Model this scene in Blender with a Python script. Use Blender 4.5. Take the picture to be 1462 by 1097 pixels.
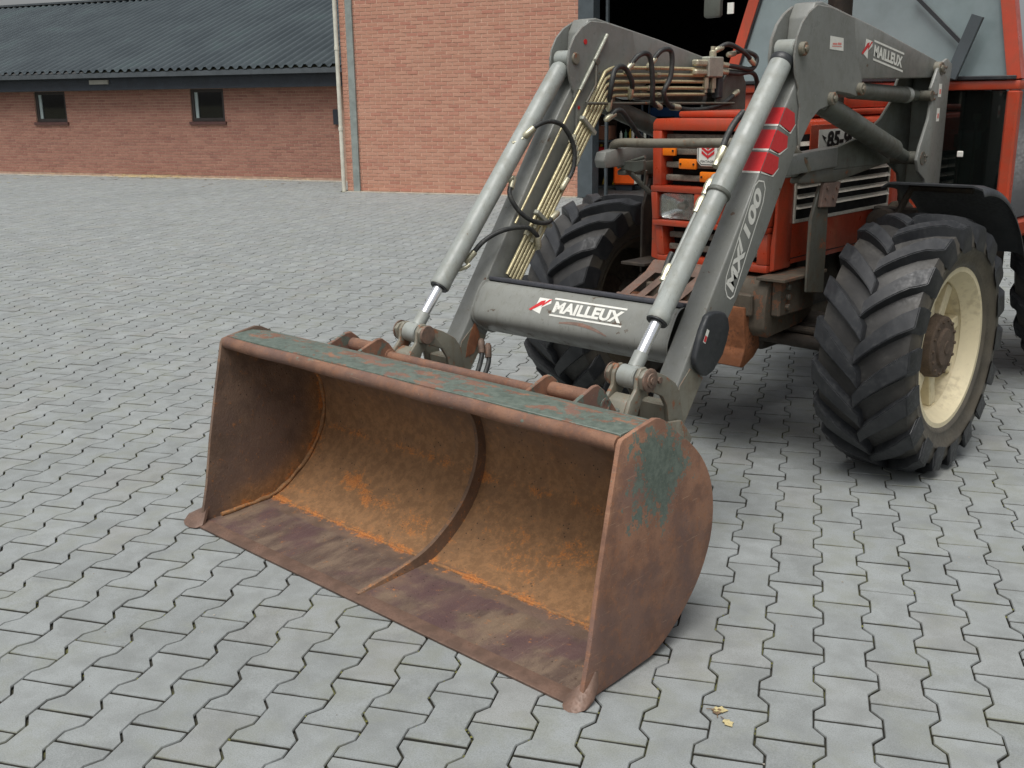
import bpy, bmesh, math, random
import numpy as np
from mathutils import Vector, Matrix, Quaternion

for o in list(bpy.data.objects):
    bpy.data.objects.remove(o)
random.seed(7)
rng = np.random.default_rng(7)
R_ = math.radians
SC = bpy.context.scene
COL = SC.collection

# ------------------------------------------------------------------ camera
cam = bpy.data.cameras.new('camera')
cam.sensor_width = 36.0
cam.sensor_fit = 'HORIZONTAL'
cam.lens = 36.0 * 1507.25 / 1462.0
cam.clip_start = 0.05
cam.clip_end = 2000.0
camo = bpy.data.objects.new('camera', cam)
COL.objects.link(camo)
CAM = Vector((2.6419, -2.0262, 1.65))
RW = ((0.7334034735, 0.6796843796, -0.0121856142),
      (0.1696987461, -0.2004100606, -0.9649031782),
      (-0.6582717377, 0.7055954590, -0.2623230215))
right = Vector(RW[0]); up = -Vector(RW[1]); back = -Vector(RW[2])
m = Matrix.Identity(4)
for i in range(3):
    m[i][0] = right[i]; m[i][1] = up[i]; m[i][2] = back[i]; m[i][3] = CAM[i]
camo.matrix_world = m
SC.camera = camo
SC.render.resolution_x = 1024
SC.render.resolution_y = 768

# ------------------------------------------------------------------ world, sun, exposure
SUN_EL, SUN_AZ = R_(66), R_(162)      # soft overcast light, brightest nearly overhead
world = bpy.data.worlds.new('World')
SC.world = world
world.use_nodes = True
wn = world.node_tree
for n in list(wn.nodes):
    wn.nodes.remove(n)
w_out = wn.nodes.new('ShaderNodeOutputWorld')
w_bg = wn.nodes.new('ShaderNodeBackground')
w_sky = wn.nodes.new('ShaderNodeTexSky')
w_sky.sky_type = 'NISHITA'
w_sky.sun_disc = False
w_sky.sun_elevation = SUN_EL
w_sky.sun_rotation = SUN_AZ
w_sky.air_density = 1.0
w_sky.dust_density = 4.0
w_sky.ozone_density = 1.0
w_hs = wn.nodes.new('ShaderNodeHueSaturation')
w_hs.inputs['Saturation'].default_value = 0.22     # cloud cover: nearly white sky
wn.links.new(w_sky.outputs[0], w_hs.inputs['Color'])
wn.links.new(w_hs.outputs[0], w_bg.inputs['Color'])
w_bg.inputs['Strength'].default_value = 0.06
wn.links.new(w_bg.outputs[0], w_out.inputs['Surface'])

sun = bpy.data.lights.new('sun', 'SUN')
sun.energy = 1.5
sun.angle = R_(42)
sun.color = (1.0, 0.97, 0.93)
suno = bpy.data.objects.new('sun', sun)
COL.objects.link(suno)
sd = Vector((math.sin(SUN_AZ) * math.cos(SUN_EL), math.cos(SUN_AZ) * math.cos(SUN_EL), math.sin(SUN_EL)))
suno.rotation_euler = sd.to_track_quat('Z', 'Y').to_euler()
suno.location = (0, -10, 20)

SC.view_settings.view_transform = 'Standard'
SC.view_settings.look = 'None'
SC.view_settings.gamma = 1.0
SC.view_settings.exposure = 0.88
SC.view_settings.use_curve_mapping = False
SC.render.engine = 'CYCLES'

# ------------------------------------------------------------------ material helpers
def srgb(r, g, b):
    f = lambda c: (c / 12.92) if c <= 0.04045 else ((c + 0.055) / 1.055) ** 2.4
    return (f(r / 255), f(g / 255), f(b / 255), 1.0)

class NT:
    def __init__(self, name):
        self.m = bpy.data.materials.new(name)
        self.m.use_nodes = True
        self.t = self.m.node_tree
        self.b = self.t.nodes['Principled BSDF']
        self.out = self.t.nodes['Material Output']
    def n(self, kind, **kw):
        nd = self.t.nodes.new('ShaderNode' + kind)
        for k, v in kw.items():
            setattr(nd, k, v)
        return nd
    def l(self, a, b):
        self.t.links.new(a, b)
    def setv(self, sock, v):
        if hasattr(v, 'is_output') or isinstance(v, bpy.types.NodeSocket):
            self.l(v, sock)
        else:
            sock.default_value = v
    def coord(self, kind='Object'):
        if not hasattr(self, '_tc'):
            self._tc = self.n('TexCoord')
        return self._tc.outputs[kind]
    def mapping(self, vec, scale=(1, 1, 1), loc=(0, 0, 0), rot=(0, 0, 0)):
        mp = self.n('Mapping')
        mp.inputs['Scale'].default_value = scale
        mp.inputs['Location'].default_value = loc
        mp.inputs['Rotation'].default_value = rot
        self.l(vec, mp.inputs['Vector'])
        return mp.outputs[0]
    def noise(self, vec, scale, detail=4, rough=0.55, dist=0.0):
        nd = self.n('TexNoise')
        nd.inputs['Scale'].default_value = scale
        nd.inputs['Detail'].default_value = detail
        nd.inputs['Roughness'].default_value = rough
        nd.inputs['Distortion'].default_value = dist
        self.l(vec, nd.inputs['Vector'])
        return nd.outputs['Fac']
    def ramp(self, fac, a, b, va=0.0, vb=1.0):
        nd = self.n('MapRange')
        nd.clamp = True
        nd.interpolation_type = 'SMOOTHSTEP'
        self.setv(nd.inputs['Value'], fac)
        nd.inputs['From Min'].default_value = a
        nd.inputs['From Max'].default_value = b
        nd.inputs['To Min'].default_value = va
        nd.inputs['To Max'].default_value = vb
        return nd.outputs['Result']
    def mix(self, fac, a, b, mode='MIX'):
        nd = self.n('Mix')
        nd.data_type = 'RGBA'
        nd.blend_type = mode
        self.setv(nd.inputs[0], fac)
        self.setv(nd.inputs[6], a)
        self.setv(nd.inputs[7], b)
        return nd.outputs[2]
    def math(self, op, a, b=0.0, c=None):
        nd = self.n('Math')
        nd.operation = op
        self.setv(nd.inputs[0], a)
        self.setv(nd.inputs[1], b)
        if c is not None:
            self.setv(nd.inputs[2], c)
        return nd.outputs[0]
    def attr(self, name, kind='GEOMETRY'):
        nd = self.n('Attribute')
        nd.attribute_type = kind
        nd.attribute_name = name
        return nd.outputs['Fac']
    def bump(self, h, strength=0.3, dist=0.01, normal=None):
        nd = self.n('Bump')
        nd.inputs['Strength'].default_value = strength
        nd.inputs['Distance'].default_value = dist
        self.l(h, nd.inputs['Height'])
        if normal is not None:
            self.l(normal, nd.inputs['Normal'])
        self.l(nd.outputs[0], self.b.inputs['Normal'])
        return nd.outputs[0]
    def col(self, v):
        self.setv(self.b.inputs['Base Color'], v)
    def rough(self, v):
        self.setv(self.b.inputs['Roughness'], v)
    def metal(self, v):
        self.setv(self.b.inputs['Metallic'], v)

def plain(name, col, rough=0.5, metal=0.0, var=0.15, scale=12.0, bump=0.05, dirt=None, dirt_amt=0.3):
    t = NT(name)
    v = t.coord()
    n1 = t.noise(v, scale, 5)
    n2 = t.noise(v, scale * 7, 3)
    dark = tuple(c * (1 - var) for c in col[:3]) + (1,)
    lite = tuple(min(1, c * (1 + var)) for c in col[:3]) + (1,)
    c = t.mix(t.ramp(n1, 0.35, 0.65), dark, lite)
    if dirt is not None:
        c = t.mix(t.ramp(t.math('ADD', t.math('MULTIPLY', n1, 0.5), t.math('MULTIPLY', n2, 0.5)), 0.5, 0.68, 0, dirt_amt), c, dirt)
    t.col(c)
    t.rough(t.ramp(n2, 0.3, 0.7, max(0.05, rough - 0.1), min(1, rough + 0.12)))
    t.metal(metal)
    if bump:
        t.bump(n2, bump, 0.004)
    return t.m

MAT = {}
# ---- pavers
def mk_paver():
    t = NT('concrete_paver')
    v = t.n('NewGeometry').outputs['Position']
    oi = t.n('ObjectInfo').outputs['Random']
    r = t.math('FRACT', t.math('ADD', t.attr('rnd'), oi))
    base = t.mix(r, srgb(133, 138, 138), srgb(146, 151, 151))
    warm = t.ramp(t.math('FRACT', t.math('MULTIPLY', r, 7.3)), 0.80, 1.0, 0, 0.28)
    base = t.mix(warm, base, srgb(144, 141, 136))
    big = t.noise(v, 0.55, 4)
    base = t.mix(t.ramp(big, 0.40, 0.7, 0, 0.28), base, srgb(122, 127, 127))
    fine = t.noise(v, 260, 3, 0.7)
    base = t.mix(t.ramp(fine, 0.45, 0.65, 0.0, 0.28), base, srgb(168, 172, 171))
    base = t.mix(t.ramp(fine, 0.48, 0.34, 0.0, 0.32), base, srgb(96, 99, 97))
    grit = t.n('TexVoronoi'); grit.inputs['Scale'].default_value = 150
    t.l(v, grit.inputs['Vector'])
    spk = t.ramp(grit.outputs['Distance'], 0.11, 0.05)
    base = t.mix(t.math('MULTIPLY', spk, 0.30), base, srgb(215, 216, 212))
    mid = t.noise(v, 9, 5, 0.6)
    base = t.mix(t.ramp(mid, 0.54, 0.74, 0, 0.22), base, srgb(112, 116, 114))
    oil = t.ramp(t.noise(v, 0.8, 3, 0.5, 1.0), 0.68, 0.74, 0, 0.25)
    base = t.mix(oil, base, srgb(96, 97, 94))
    stain = t.noise(v, 2.1, 6, 0.62)
    base = t.mix(t.ramp(stain, 0.64, 0.80, 0, 0.22), base, srgb(104, 102, 95))
    # chamfer edges collect dirt (geometry attribute: 1 on the rim of the stone)
    e = t.attr('rim')
    base = t.mix(t.math('MULTIPLY', t.ramp(mid, 0.35, 0.6), t.math('MULTIPLY', t.math('MINIMUM', e, 1.0), 0.85)), base, t.mix(t.ramp(t.noise(v, 3.0, 5, 0.65), 0.46, 0.60), srgb(84, 85, 80), srgb(112, 113, 84)))
    base = t.mix(t.ramp(e, 0.85, 1.30), base, srgb(52, 51, 45))
    t.col(base)
    t.rough(0.86)
    t.bump(t.math('ADD', fine, t.math('MULTIPLY', mid, 0.6)), 0.25, 0.002)
    return t.m
MAT['paver'] = mk_paver()

def mk_bed():
    t = NT('joint_sand')
    v = t.n('NewGeometry').outputs['Position']
    a = t.noise(v, 3.0, 5, 0.65)
    b = t.noise(v, 40, 4)
    c = t.mix(t.ramp(b, 0.35, 0.65), srgb(40, 40, 36), srgb(72, 70, 62))
    moss = t.math('MULTIPLY', t.ramp(a, 0.46, 0.60), t.ramp(b, 0.35, 0.55))
    c = t.mix(t.math('MULTIPLY', moss, 0.85), c, srgb(116, 118, 66))
    t.col(c); t.rough(0.95)
    t.bump(b, 0.5, 0.006)
    return t.m
MAT['bed'] = mk_bed()

def mk_brick(name, ca, cb, cc, cd):
    t = NT(name)
    v = t.n('NewGeometry').outputs['Position']
    oi = t.n('ObjectInfo').outputs['Random']
    r = t.math('FRACT', t.math('ADD', t.attr('rnd'), oi))
    c = t.mix(t.ramp(r, 0.0, 0.45), ca, cb)
    c = t.mix(t.ramp(r, 0.55, 0.95), c, cc)
    r2 = t.math('FRACT', t.math('MULTIPLY', r, 13.7))
    c = t.mix(t.ramp(r2, 0.86, 0.98, 0, 0.6), c, cd)
    n1 = t.noise(v, 28, 5, 0.65)
    n2 = t.noise(v, 140, 3)
    n3 = t.noise(v, 0.7, 4)
    c = t.mix(t.ramp(n1, 0.45, 0.75, 0, 0.28), c, srgb(202, 164, 142))
    c = t.mix(t.ramp(n2, 0.5, 0.7, 0, 0.2), c, srgb(150, 104, 84))
    c = t.mix(t.ramp(n3, 0.5, 0.75, 0, 0.2), c, srgb(176, 132, 112))
    t.col(c); t.rough(0.9)
    t.bump(t.math('ADD', n1, n2), 0.35, 0.004)
    return t.m
MAT['brick'] = mk_brick('hall_brick', srgb(180, 130, 109), srgb(188, 140, 119), srgb(178, 122, 104), srgb(164, 112, 96))
MAT['brick2'] = mk_brick('shed_brick', srgb(150, 106, 92), srgb(160, 116, 100), srgb(146, 101, 88), srgb(134, 94, 84))
MAT['mortar'] = plain('mortar', srgb(204, 172, 150), 0.95, 0, 0.12, 8, 0.2)
MAT['mortar2'] = plain('grey_mortar', srgb(178, 148, 130), 0.95, 0, 0.12, 8, 0.2)
MAT['concrete'] = plain('concrete', srgb(176, 172, 160), 0.9, 0, 0.15, 5, 0.3, srgb(120, 112, 92), 0.5)
MAT['zinc'] = plain('zinc_pipe', srgb(142, 150, 146), 0.55, 0.2, 0.12, 6, 0.05)
MAT['pvc'] = plain('pale_pvc', srgb(206, 204, 190), 0.5, 0, 0.1, 6, 0.03)
MAT['jamb'] = plain('dark_grey_steel', srgb(76, 84, 88), 0.5, 0.1, 0.1, 6, 0.03)
MAT['fascia'] = plain('dark_painted_board', srgb(40, 46, 54), 0.55, 0, 0.15, 4, 0.05)
MAT['gutter'] = plain('grey_gutter', srgb(78, 84, 88), 0.5, 0.1, 0.12, 5, 0.03)
MAT['frame'] = plain('dark_window_frame', srgb(56, 50, 48), 0.5, 0, 0.1, 6, 0.03)
MAT['frame_pale'] = plain('pale_window_reveal', srgb(176, 190, 188), 0.5, 0, 0.06, 6, 0.03)
MAT['sill'] = plain('brown_tile_sill', srgb(86, 58, 54), 0.45, 0, 0.15, 12, 0.05)
MAT['lamp'] = plain('lamp_housing', srgb(150, 148, 138), 0.5, 0, 0.05, 6, 0.0)
MAT['dark'] = plain('unlit_workshop_wall', (0.012, 0.013, 0.014, 1), 0.9, 0, 0.2, 2, 0.0)  # near-black colour carries the shade inside the open workshop
MAT['wfloor'] = plain('unlit_workshop_floor', (0.05, 0.05, 0.048, 1), 0.8, 0, 0.2, 3, 0.0)  # floor colour darkened likewise to hold the room's shade

def mk_roof():
    t = NT('corrugated_roof')
    v = t.coord()
    n1 = t.noise(v, 0.9, 6, 0.6)
    n2 = t.noise(v, 18, 5, 0.7)
    c = t.mix(t.ramp(n1, 0.35, 0.7), srgb(46, 56, 61), srgb(60, 70, 74))
    c = t.mix(t.ramp(n1, 0.55, 0.75, 0, 0.35), c, srgb(54, 76, 74))
    c = t.mix(t.ramp(n2, 0.68, 0.76, 0, 0.5), c, srgb(120, 122, 114))
    t.col(c); t.rough(0.55)
    t.bump(n2, 0.1, 0.004)
    return t.m
MAT['roof'] = mk_roof()

def mk_glass(name, tint, dust, dcol, rough=0.03, refl=1.5):
    """thin sheet: tinted see-through, mirror by angle, a diffuse film (dust; on the windscreen, painted sky glare)"""
    t = NT(name)
    v = t.coord()
    tr = t.n('BsdfTransparent'); tr.inputs['Color'].default_value = tint
    gl = t.n('BsdfGlossy'); gl.inputs['Roughness'].default_value = rough
    fr = t.n('Fresnel'); fr.inputs['IOR'].default_value = 1.6
    m1 = t.n('MixShader')
    t.l(t.math('MULTIPLY', fr.outputs[0], refl), m1.inputs[0]); t.l(tr.outputs[0], m1.inputs[1]); t.l(gl.outputs[0], m1.inputs[2])
    n1 = t.noise(v, 3.0, 5, 0.6)
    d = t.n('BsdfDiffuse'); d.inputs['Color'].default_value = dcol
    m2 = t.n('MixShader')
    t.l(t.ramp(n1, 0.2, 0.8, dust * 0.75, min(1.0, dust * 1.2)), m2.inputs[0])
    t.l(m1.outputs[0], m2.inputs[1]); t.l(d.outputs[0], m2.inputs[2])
    t.l(m2.outputs[0], t.out.inputs['Surface'])
    t.t.nodes.remove(t.b)
    return t.m
MAT['windscreen'] = mk_glass('sky_glare_windscreen', (0.45, 0.52, 0.52, 1), 0.55, srgb(158, 174, 176), 0.05)  # strong pale film paints in the bright sky reflected by the screen
MAT['cabglass'] = mk_glass('dark_cab_glass', (0.22, 0.32, 0.30, 1), 0.05, srgb(70, 80, 78), 0.03)
MAT['winglass'] = mk_glass('window_pane', (0.12, 0.14, 0.15, 1), 0.04, srgb(90, 96, 98), 0.03)
MAT['lens'] = mk_glass('headlamp_lens', (0.98, 0.99, 0.99, 1), 0.05, srgb(220, 224, 220), 0.04, 0.8)

# ---- machine paints
def paint(name, col, rough=0.42, worn=None, worn_lo=0.62, worn_hi=0.70, dirt=None, dirt_amt=0.35, metal=0.0, scratch=0.35, coat=0.0, edge=0.6):
    t = NT(name)
    v = t.coord()
    n0 = t.noise(v, 2.2, 4)
    n1 = t.noise(v, 14, 6, 0.65)
    n2 = t.noise(v, 90, 4, 0.6)
    n3 = t.noise(v, 34, 5, 0.7)
    c = t.mix(t.ramp(n0, 0.3, 0.7), tuple(x * 0.86 for x in col[:3]) + (1,), tuple(min(1, x * 1.12) for x in col[:3]) + (1,))
    if dirt is not None:
        c = t.mix(t.ramp(n1, 0.42, 0.68, 0.0, dirt_amt), c, dirt)
        drip = t.noise(t.mapping(v, (26, 26, 2.2)), 1.0, 4, 0.6)
        c = t.mix(t.ramp(drip, 0.54, 0.70, 0.0, dirt_amt * 0.8), c, dirt)
    sm = t.noise(t.mapping(v, (50, 9, 9), (0, 0, 0), (0.4, 0.3, 0.2)), 3.0, 4, 0.75)
    c = t.mix(t.ramp(sm, 0.61, 0.65, 0, scratch), c, tuple(min(1, x * 0.42) for x in col[:3]) + (1,))
    c = t.mix(t.ramp(n2, 0.66, 0.70, 0, 0.4), c, tuple(min(1, x * 1.7) for x in col[:3]) + (1,))
    if worn is not None:
        mixn = t.math('ADD', t.math('MULTIPLY', n1, 0.6), t.math('MULTIPLY', n3, 0.4))
        wf = t.ramp(mixn, worn_lo, worn_lo + 0.025)
        # paint rubbed off the arrises
        bv = t.n('Bevel'); bv.samples = 4; bv.inputs['Radius'].default_value = 0.007
        geo = t.n('NewGeometry')
        dt = t.n('VectorMath'); dt.operation = 'DOT_PRODUCT'
        t.l(bv.outputs[0], dt.inputs[0]); t.l(geo.outputs['Normal'], dt.inputs[1])
        em = t.math('MULTIPLY', t.ramp(dt.outputs['Value'], 0.985, 0.90), t.ramp(n3, 0.46, 0.56, 0, edge))
        wf = t.math('MAXIMUM', wf, em)
        c = t.mix(wf, c, worn)
    t.col(c)
    t.rough(t.ramp(n1, 0.3, 0.7, rough - 0.08, rough + 0.18))
    t.metal(metal)
    t.b.inputs['Coat Weight'].default_value = coat
    t.bump(n2, 0.08, 0.003)
    return t.m
RUST = srgb(126, 76, 50)
MAT['grey'] = paint('loader_grey_paint', srgb(127, 129, 125), 0.38, srgb(98, 78, 64), 0.615, 0.73, srgb(108, 108, 99), 0.35)
MAT['greychip'] = paint('chipped_grey_paint', srgb(130, 132, 127), 0.38, srgb(84, 72, 60), 0.585, 0.73, srgb(112, 112, 102), 0.35, scratch=0.5)
MAT['greyd'] = paint('dark_grey_paint', srgb(94, 98, 92), 0.45, srgb(92, 68, 52), 0.62, 0.73, srgb(78, 74, 62), 0.5)
MAT['greyl'] = paint('cylinder_grey_paint', srgb(148, 153, 149), 0.36, srgb(104, 90, 74), 0.635, 0.76, srgb(122, 122, 110), 0.45)
MAT['greyr'] = paint('worn_grey_paint', srgb(122, 120, 108), 0.5, srgb(132, 88, 62), 0.56, 0.68, srgb(108, 98, 80), 0.6)
MAT['greyrod'] = paint('bracket_grey_dirty', srgb(92, 92, 84), 0.55, RUST, 0.6, 0.72, srgb(84, 76, 60), 0.6)
MAT['red'] = paint('orange_red_paint', srgb(182, 68, 42), 0.34, srgb(112, 66, 50), 0.65, 0.78, srgb(150, 74, 50), 0.5, coat=0.25, scratch=0.2)
MAT['cast'] = paint('dirty_casting', srgb(88, 80, 68), 0.75, srgb(110, 76, 56), 0.54, 0.68, srgb(70, 62, 52), 0.7)
MAT['black'] = plain('black_plastic', srgb(44, 47, 50), 0.5, 0, 0.15, 10, 0.05, srgb(84, 82, 76), 0.3)
MAT['strip'] = plain('black_rubber_strip', srgb(62, 64, 70), 0.6, 0, 0.15, 20, 0.08)
MAT['hose'] = plain('hydraulic_hose', srgb(44, 46, 46), 0.55, 0, 0.2, 30, 0.1, srgb(96, 94, 84), 0.4)
MAT['pipe'] = plain('yellow_zinc_pipe', srgb(194, 184, 146), 0.36, 0.35, 0.15, 9, 0.03, srgb(120, 104, 78), 0.45)
MAT['fitting'] = plain('zinc_fitting', srgb(188, 184, 160), 0.35, 0.5, 0.15, 20, 0.03, srgb(120, 104, 80), 0.4)
MAT['alu'] = plain('cast_aluminium', srgb(160, 162, 150), 0.5, 0.3, 0.15, 18, 0.15, srgb(104, 100, 84), 0.45)
MAT['chrome'] = plain('chromed_rod', srgb(238, 240, 242), 0.16, 0.85, 0.02, 10, 0.0)
MAT['white'] = plain('white_print', srgb(226, 226, 218), 0.5, 0, 0.05, 30, 0.0)
MAT['decalred'] = plain('red_print', srgb(206, 52, 56), 0.4, 0, 0.06, 10, 0.0)
MAT['pink'] = plain('faded_red_print', srgb(216, 132, 124), 0.5, 0, 0.06, 10, 0.0)
MAT['inkblack'] = plain('black_print', srgb(30, 28, 28), 0.5, 0, 0.05, 10, 0.0)
MAT['void'] = plain('dark_hollow', (0.006, 0.006, 0.006, 1), 0.9, 0, 0.1, 4, 0.0)
MAT['amber'] = plain('orange_reflector', srgb(240, 126, 26), 0.35, 0, 0.06, 30, 0.0, srgb(190, 90, 30), 0.3)
MAT['bar'] = plain('dirty_grille_bar', srgb(120, 116, 106), 0.7, 0.1, 0.3, 45, 0.3, srgb(66, 60, 52), 0.8)
MAT['barwhite'] = plain('dirty_white_louvre', srgb(196, 192, 180), 0.6, 0, 0.12, 20, 0.05, srgb(136, 122, 104), 0.5)
MAT['reflector'] = plain('lamp_reflector', srgb(246, 248, 246), 0.16, 0.85, 0.05, 30, 0.0)
MAT['cream'] = plain('cream_rim_paint', srgb(222, 210, 176), 0.5, 0, 0.08, 5, 0.05, srgb(160, 144, 112), 0.45)
MAT['rimdark'] = plain('dark_brown_rim', srgb(84, 76, 62), 0.8, 0, 0.2, 6, 0.1, srgb(50, 44, 38), 0.7)  # darker brown than the cream rims, for the far front wheel
MAT['hub'] = plain('dirty_hub', srgb(94, 80, 68), 0.85, 0.1, 0.25, 30, 0.4, srgb(60, 52, 44), 0.6)
MAT['guard'] = paint('guard_tube_dirty', srgb(112, 108, 96), 0.6, srgb(120, 92, 70), 0.58, 0.7, srgb(84, 76, 62), 0.6)
MAT['rustplate'] = plain('rusty_plate', srgb(134, 88, 62), 0.85, 0.0, 0.25, 12, 0.3, srgb(160, 92, 48), 0.6)
MAT['rustgrey'] = plain('rust_bloomed_plate', srgb(122, 102, 92), 0.85, 0.0, 0.2, 12, 0.25, srgb(134, 84, 58), 0.6)
MAT['dullred'] = plain('dull_red_paint', srgb(124, 44, 40), 0.6, 0, 0.2, 12, 0.1, srgb(80, 62, 52), 0.6)
MAT['greyrust'] = plain('rust_stained_boss', srgb(116, 98, 86), 0.7, 0.1, 0.2, 40, 0.3, srgb(128, 82, 58), 0.55)
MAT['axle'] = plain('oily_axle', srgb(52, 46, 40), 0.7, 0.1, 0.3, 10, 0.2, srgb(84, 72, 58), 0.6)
MAT['skidrust'] = plain('streaked_rust', srgb(126, 78, 48), 0.85, 0.0, 0.3, 9, 0.25, srgb(74, 54, 42), 0.9)

def mk_tyre():
    t = NT('tyre_rubber')
    v = t.coord()
    n1 = t.noise(v, 9, 5, 0.6)
    n2 = t.noise(v, 70, 4)
    c = t.mix(t.ramp(n1, 0.3, 0.7), srgb(34, 36, 39), srgb(48, 50, 53))
    c = t.mix(t.ramp(t.math('ADD', t.math('MULTIPLY', n1, .6), t.math('MULTIPLY', n2, .4)), 0.48, 0.68, 0, 0.42), c, srgb(80, 80, 78))
    dust = t.attr('dust')
    c = t.mix(t.math('MULTIPLY', dust, t.ramp(n1, 0.2, 0.7, 0.5, 0.95)), c, srgb(92, 86, 75))
    t.col(c)
    t.rough(t.ramp(n2, 0.3, 0.7, 0.40, 0.62))
    t.bump(n2, 0.12, 0.003)
    return t.m
MAT['tyre'] = mk_tyre()

# ---- bucket rust
def mk_bucket_in():
    t = NT('bucket_inside_rust')
    v = t.coord()
    n0 = t.noise(v, 2.6, 5, 0.6)
    n1 = t.noise(v, 7, 6, 0.65)
    n2 = t.noise(v, 30, 7, 0.7)
    n3 = t.noise(v, 130, 4, 0.65)
    brown = t.mix(t.ramp(n1, 0.38, 0.62), srgb(98, 80, 68), srgb(122, 100, 84))
    brown = t.mix(t.ramp(n0, 0.48, 0.62, 0, 0.6), brown, srgb(112, 92, 82))
    brown = t.mix(t.ramp(n2, 0.54, 0.68, 0, 0.35), brown, srgb(140, 100, 66))
    ochre = t.mix(t.ramp(n2, 0.40, 0.60), srgb(134, 100, 68), srgb(154, 116, 80))
    ochre = t.mix(t.ramp(n1, 0.50, 0.68, 0, 0.5), ochre, srgb(126, 98, 72))
    c = t.mix(t.ramp(t.math('ADD', t.attr('ochre'), t.math('MULTIPLY', t.math('SUBTRACT', n0, 0.5), 0.8)), 0.15, 0.85), brown, ochre)
    # bare floor worn to purple-brown steel, streaked along the digging direction
    st = t.noise(t.mapping(v, (13, 5, 8), (0, 0, 0), (0, 0, 0.5)), 1.0, 6, 0.7)
    st2 = t.noise(t.mapping(v, (120, 5, 8), (0, 0, 0), (0, 0, 0.25)), 1.0, 4, 0.7)
    worn = t.mix(t.ramp(st, 0.36, 0.64), srgb(88, 73, 66), srgb(122, 105, 90))
    worn = t.mix(t.ramp(t.noise(v, 4.2, 5, 0.6), 0.46, 0.60, 0, 0.75), worn, srgb(90, 68, 70))
    worn = t.mix(t.ramp(n0, 0.56, 0.68, 0, 0.4), worn, srgb(132, 112, 90))
    worn = t.mix(t.ramp(st2, 0.62, 0.68, 0, 0.3), worn, srgb(150, 136, 120))
    worn = t.mix(t.ramp(n2, 0.60, 0.70, 0, 0.4), worn, srgb(140, 102, 68))
    p = t.ramp(t.math('ADD', t.attr('polish'), t.math('MULTIPLY', t.math('SUBTRACT', n1, 0.5), 0.9)), 0.38, 0.62)
    c = t.mix(p, c, worn)
    # bright orange powder rust: in flakes, densest along the welds and bends
    o = t.attr('orange')
    fl = t.math('ADD', t.math('MULTIPLY', n2, 0.6), t.math('MULTIPLY', n3, 0.4))
    lump = t.ramp(n1, 0.40, 0.62, 0.35, 1.25)
    of = t.ramp(t.math('ADD', fl, t.math('MULTIPLY', t.math('MULTIPLY', o, lump), 0.42)), 0.57, 0.70)
    c = t.mix(t.math('MULTIPLY', of, 0.82), c, t.mix(t.ramp(n3, 0.35, 0.65), srgb(174, 102, 48), srgb(200, 130, 66)))
    # pits and mud dots
    c = t.mix(t.ramp(n2, 0.33, 0.28, 0, 0.7), c, srgb(64, 46, 36))
    g = t.n('TexVoronoi'); g.inputs['Scale'].default_value = 46
    t.l(v, g.inputs['Vector'])
    c = t.mix(t.math('MULTIPLY', t.ramp(g.outputs['Distance'], 0.16, 0.09), t.ramp(n1, 0.50, 0.58)), c, srgb(50, 38, 30))
    c = t.mix(t.ramp(t.noise(v, 240, 2), 0.72, 0.76, 0, 0.6), c, srgb(190, 170, 140))
    t.col(c)
    t.rough(t.ramp(t.attr('polish'), 0, 1, 0.80, 0.52))
    t.bump(t.math('ADD', t.math('MULTIPLY', n2, 1.0), t.math('MULTIPLY', n3, 0.6)), 0.5, 0.007)
    return t.m
MAT['bin'] = mk_bucket_in()

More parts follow.
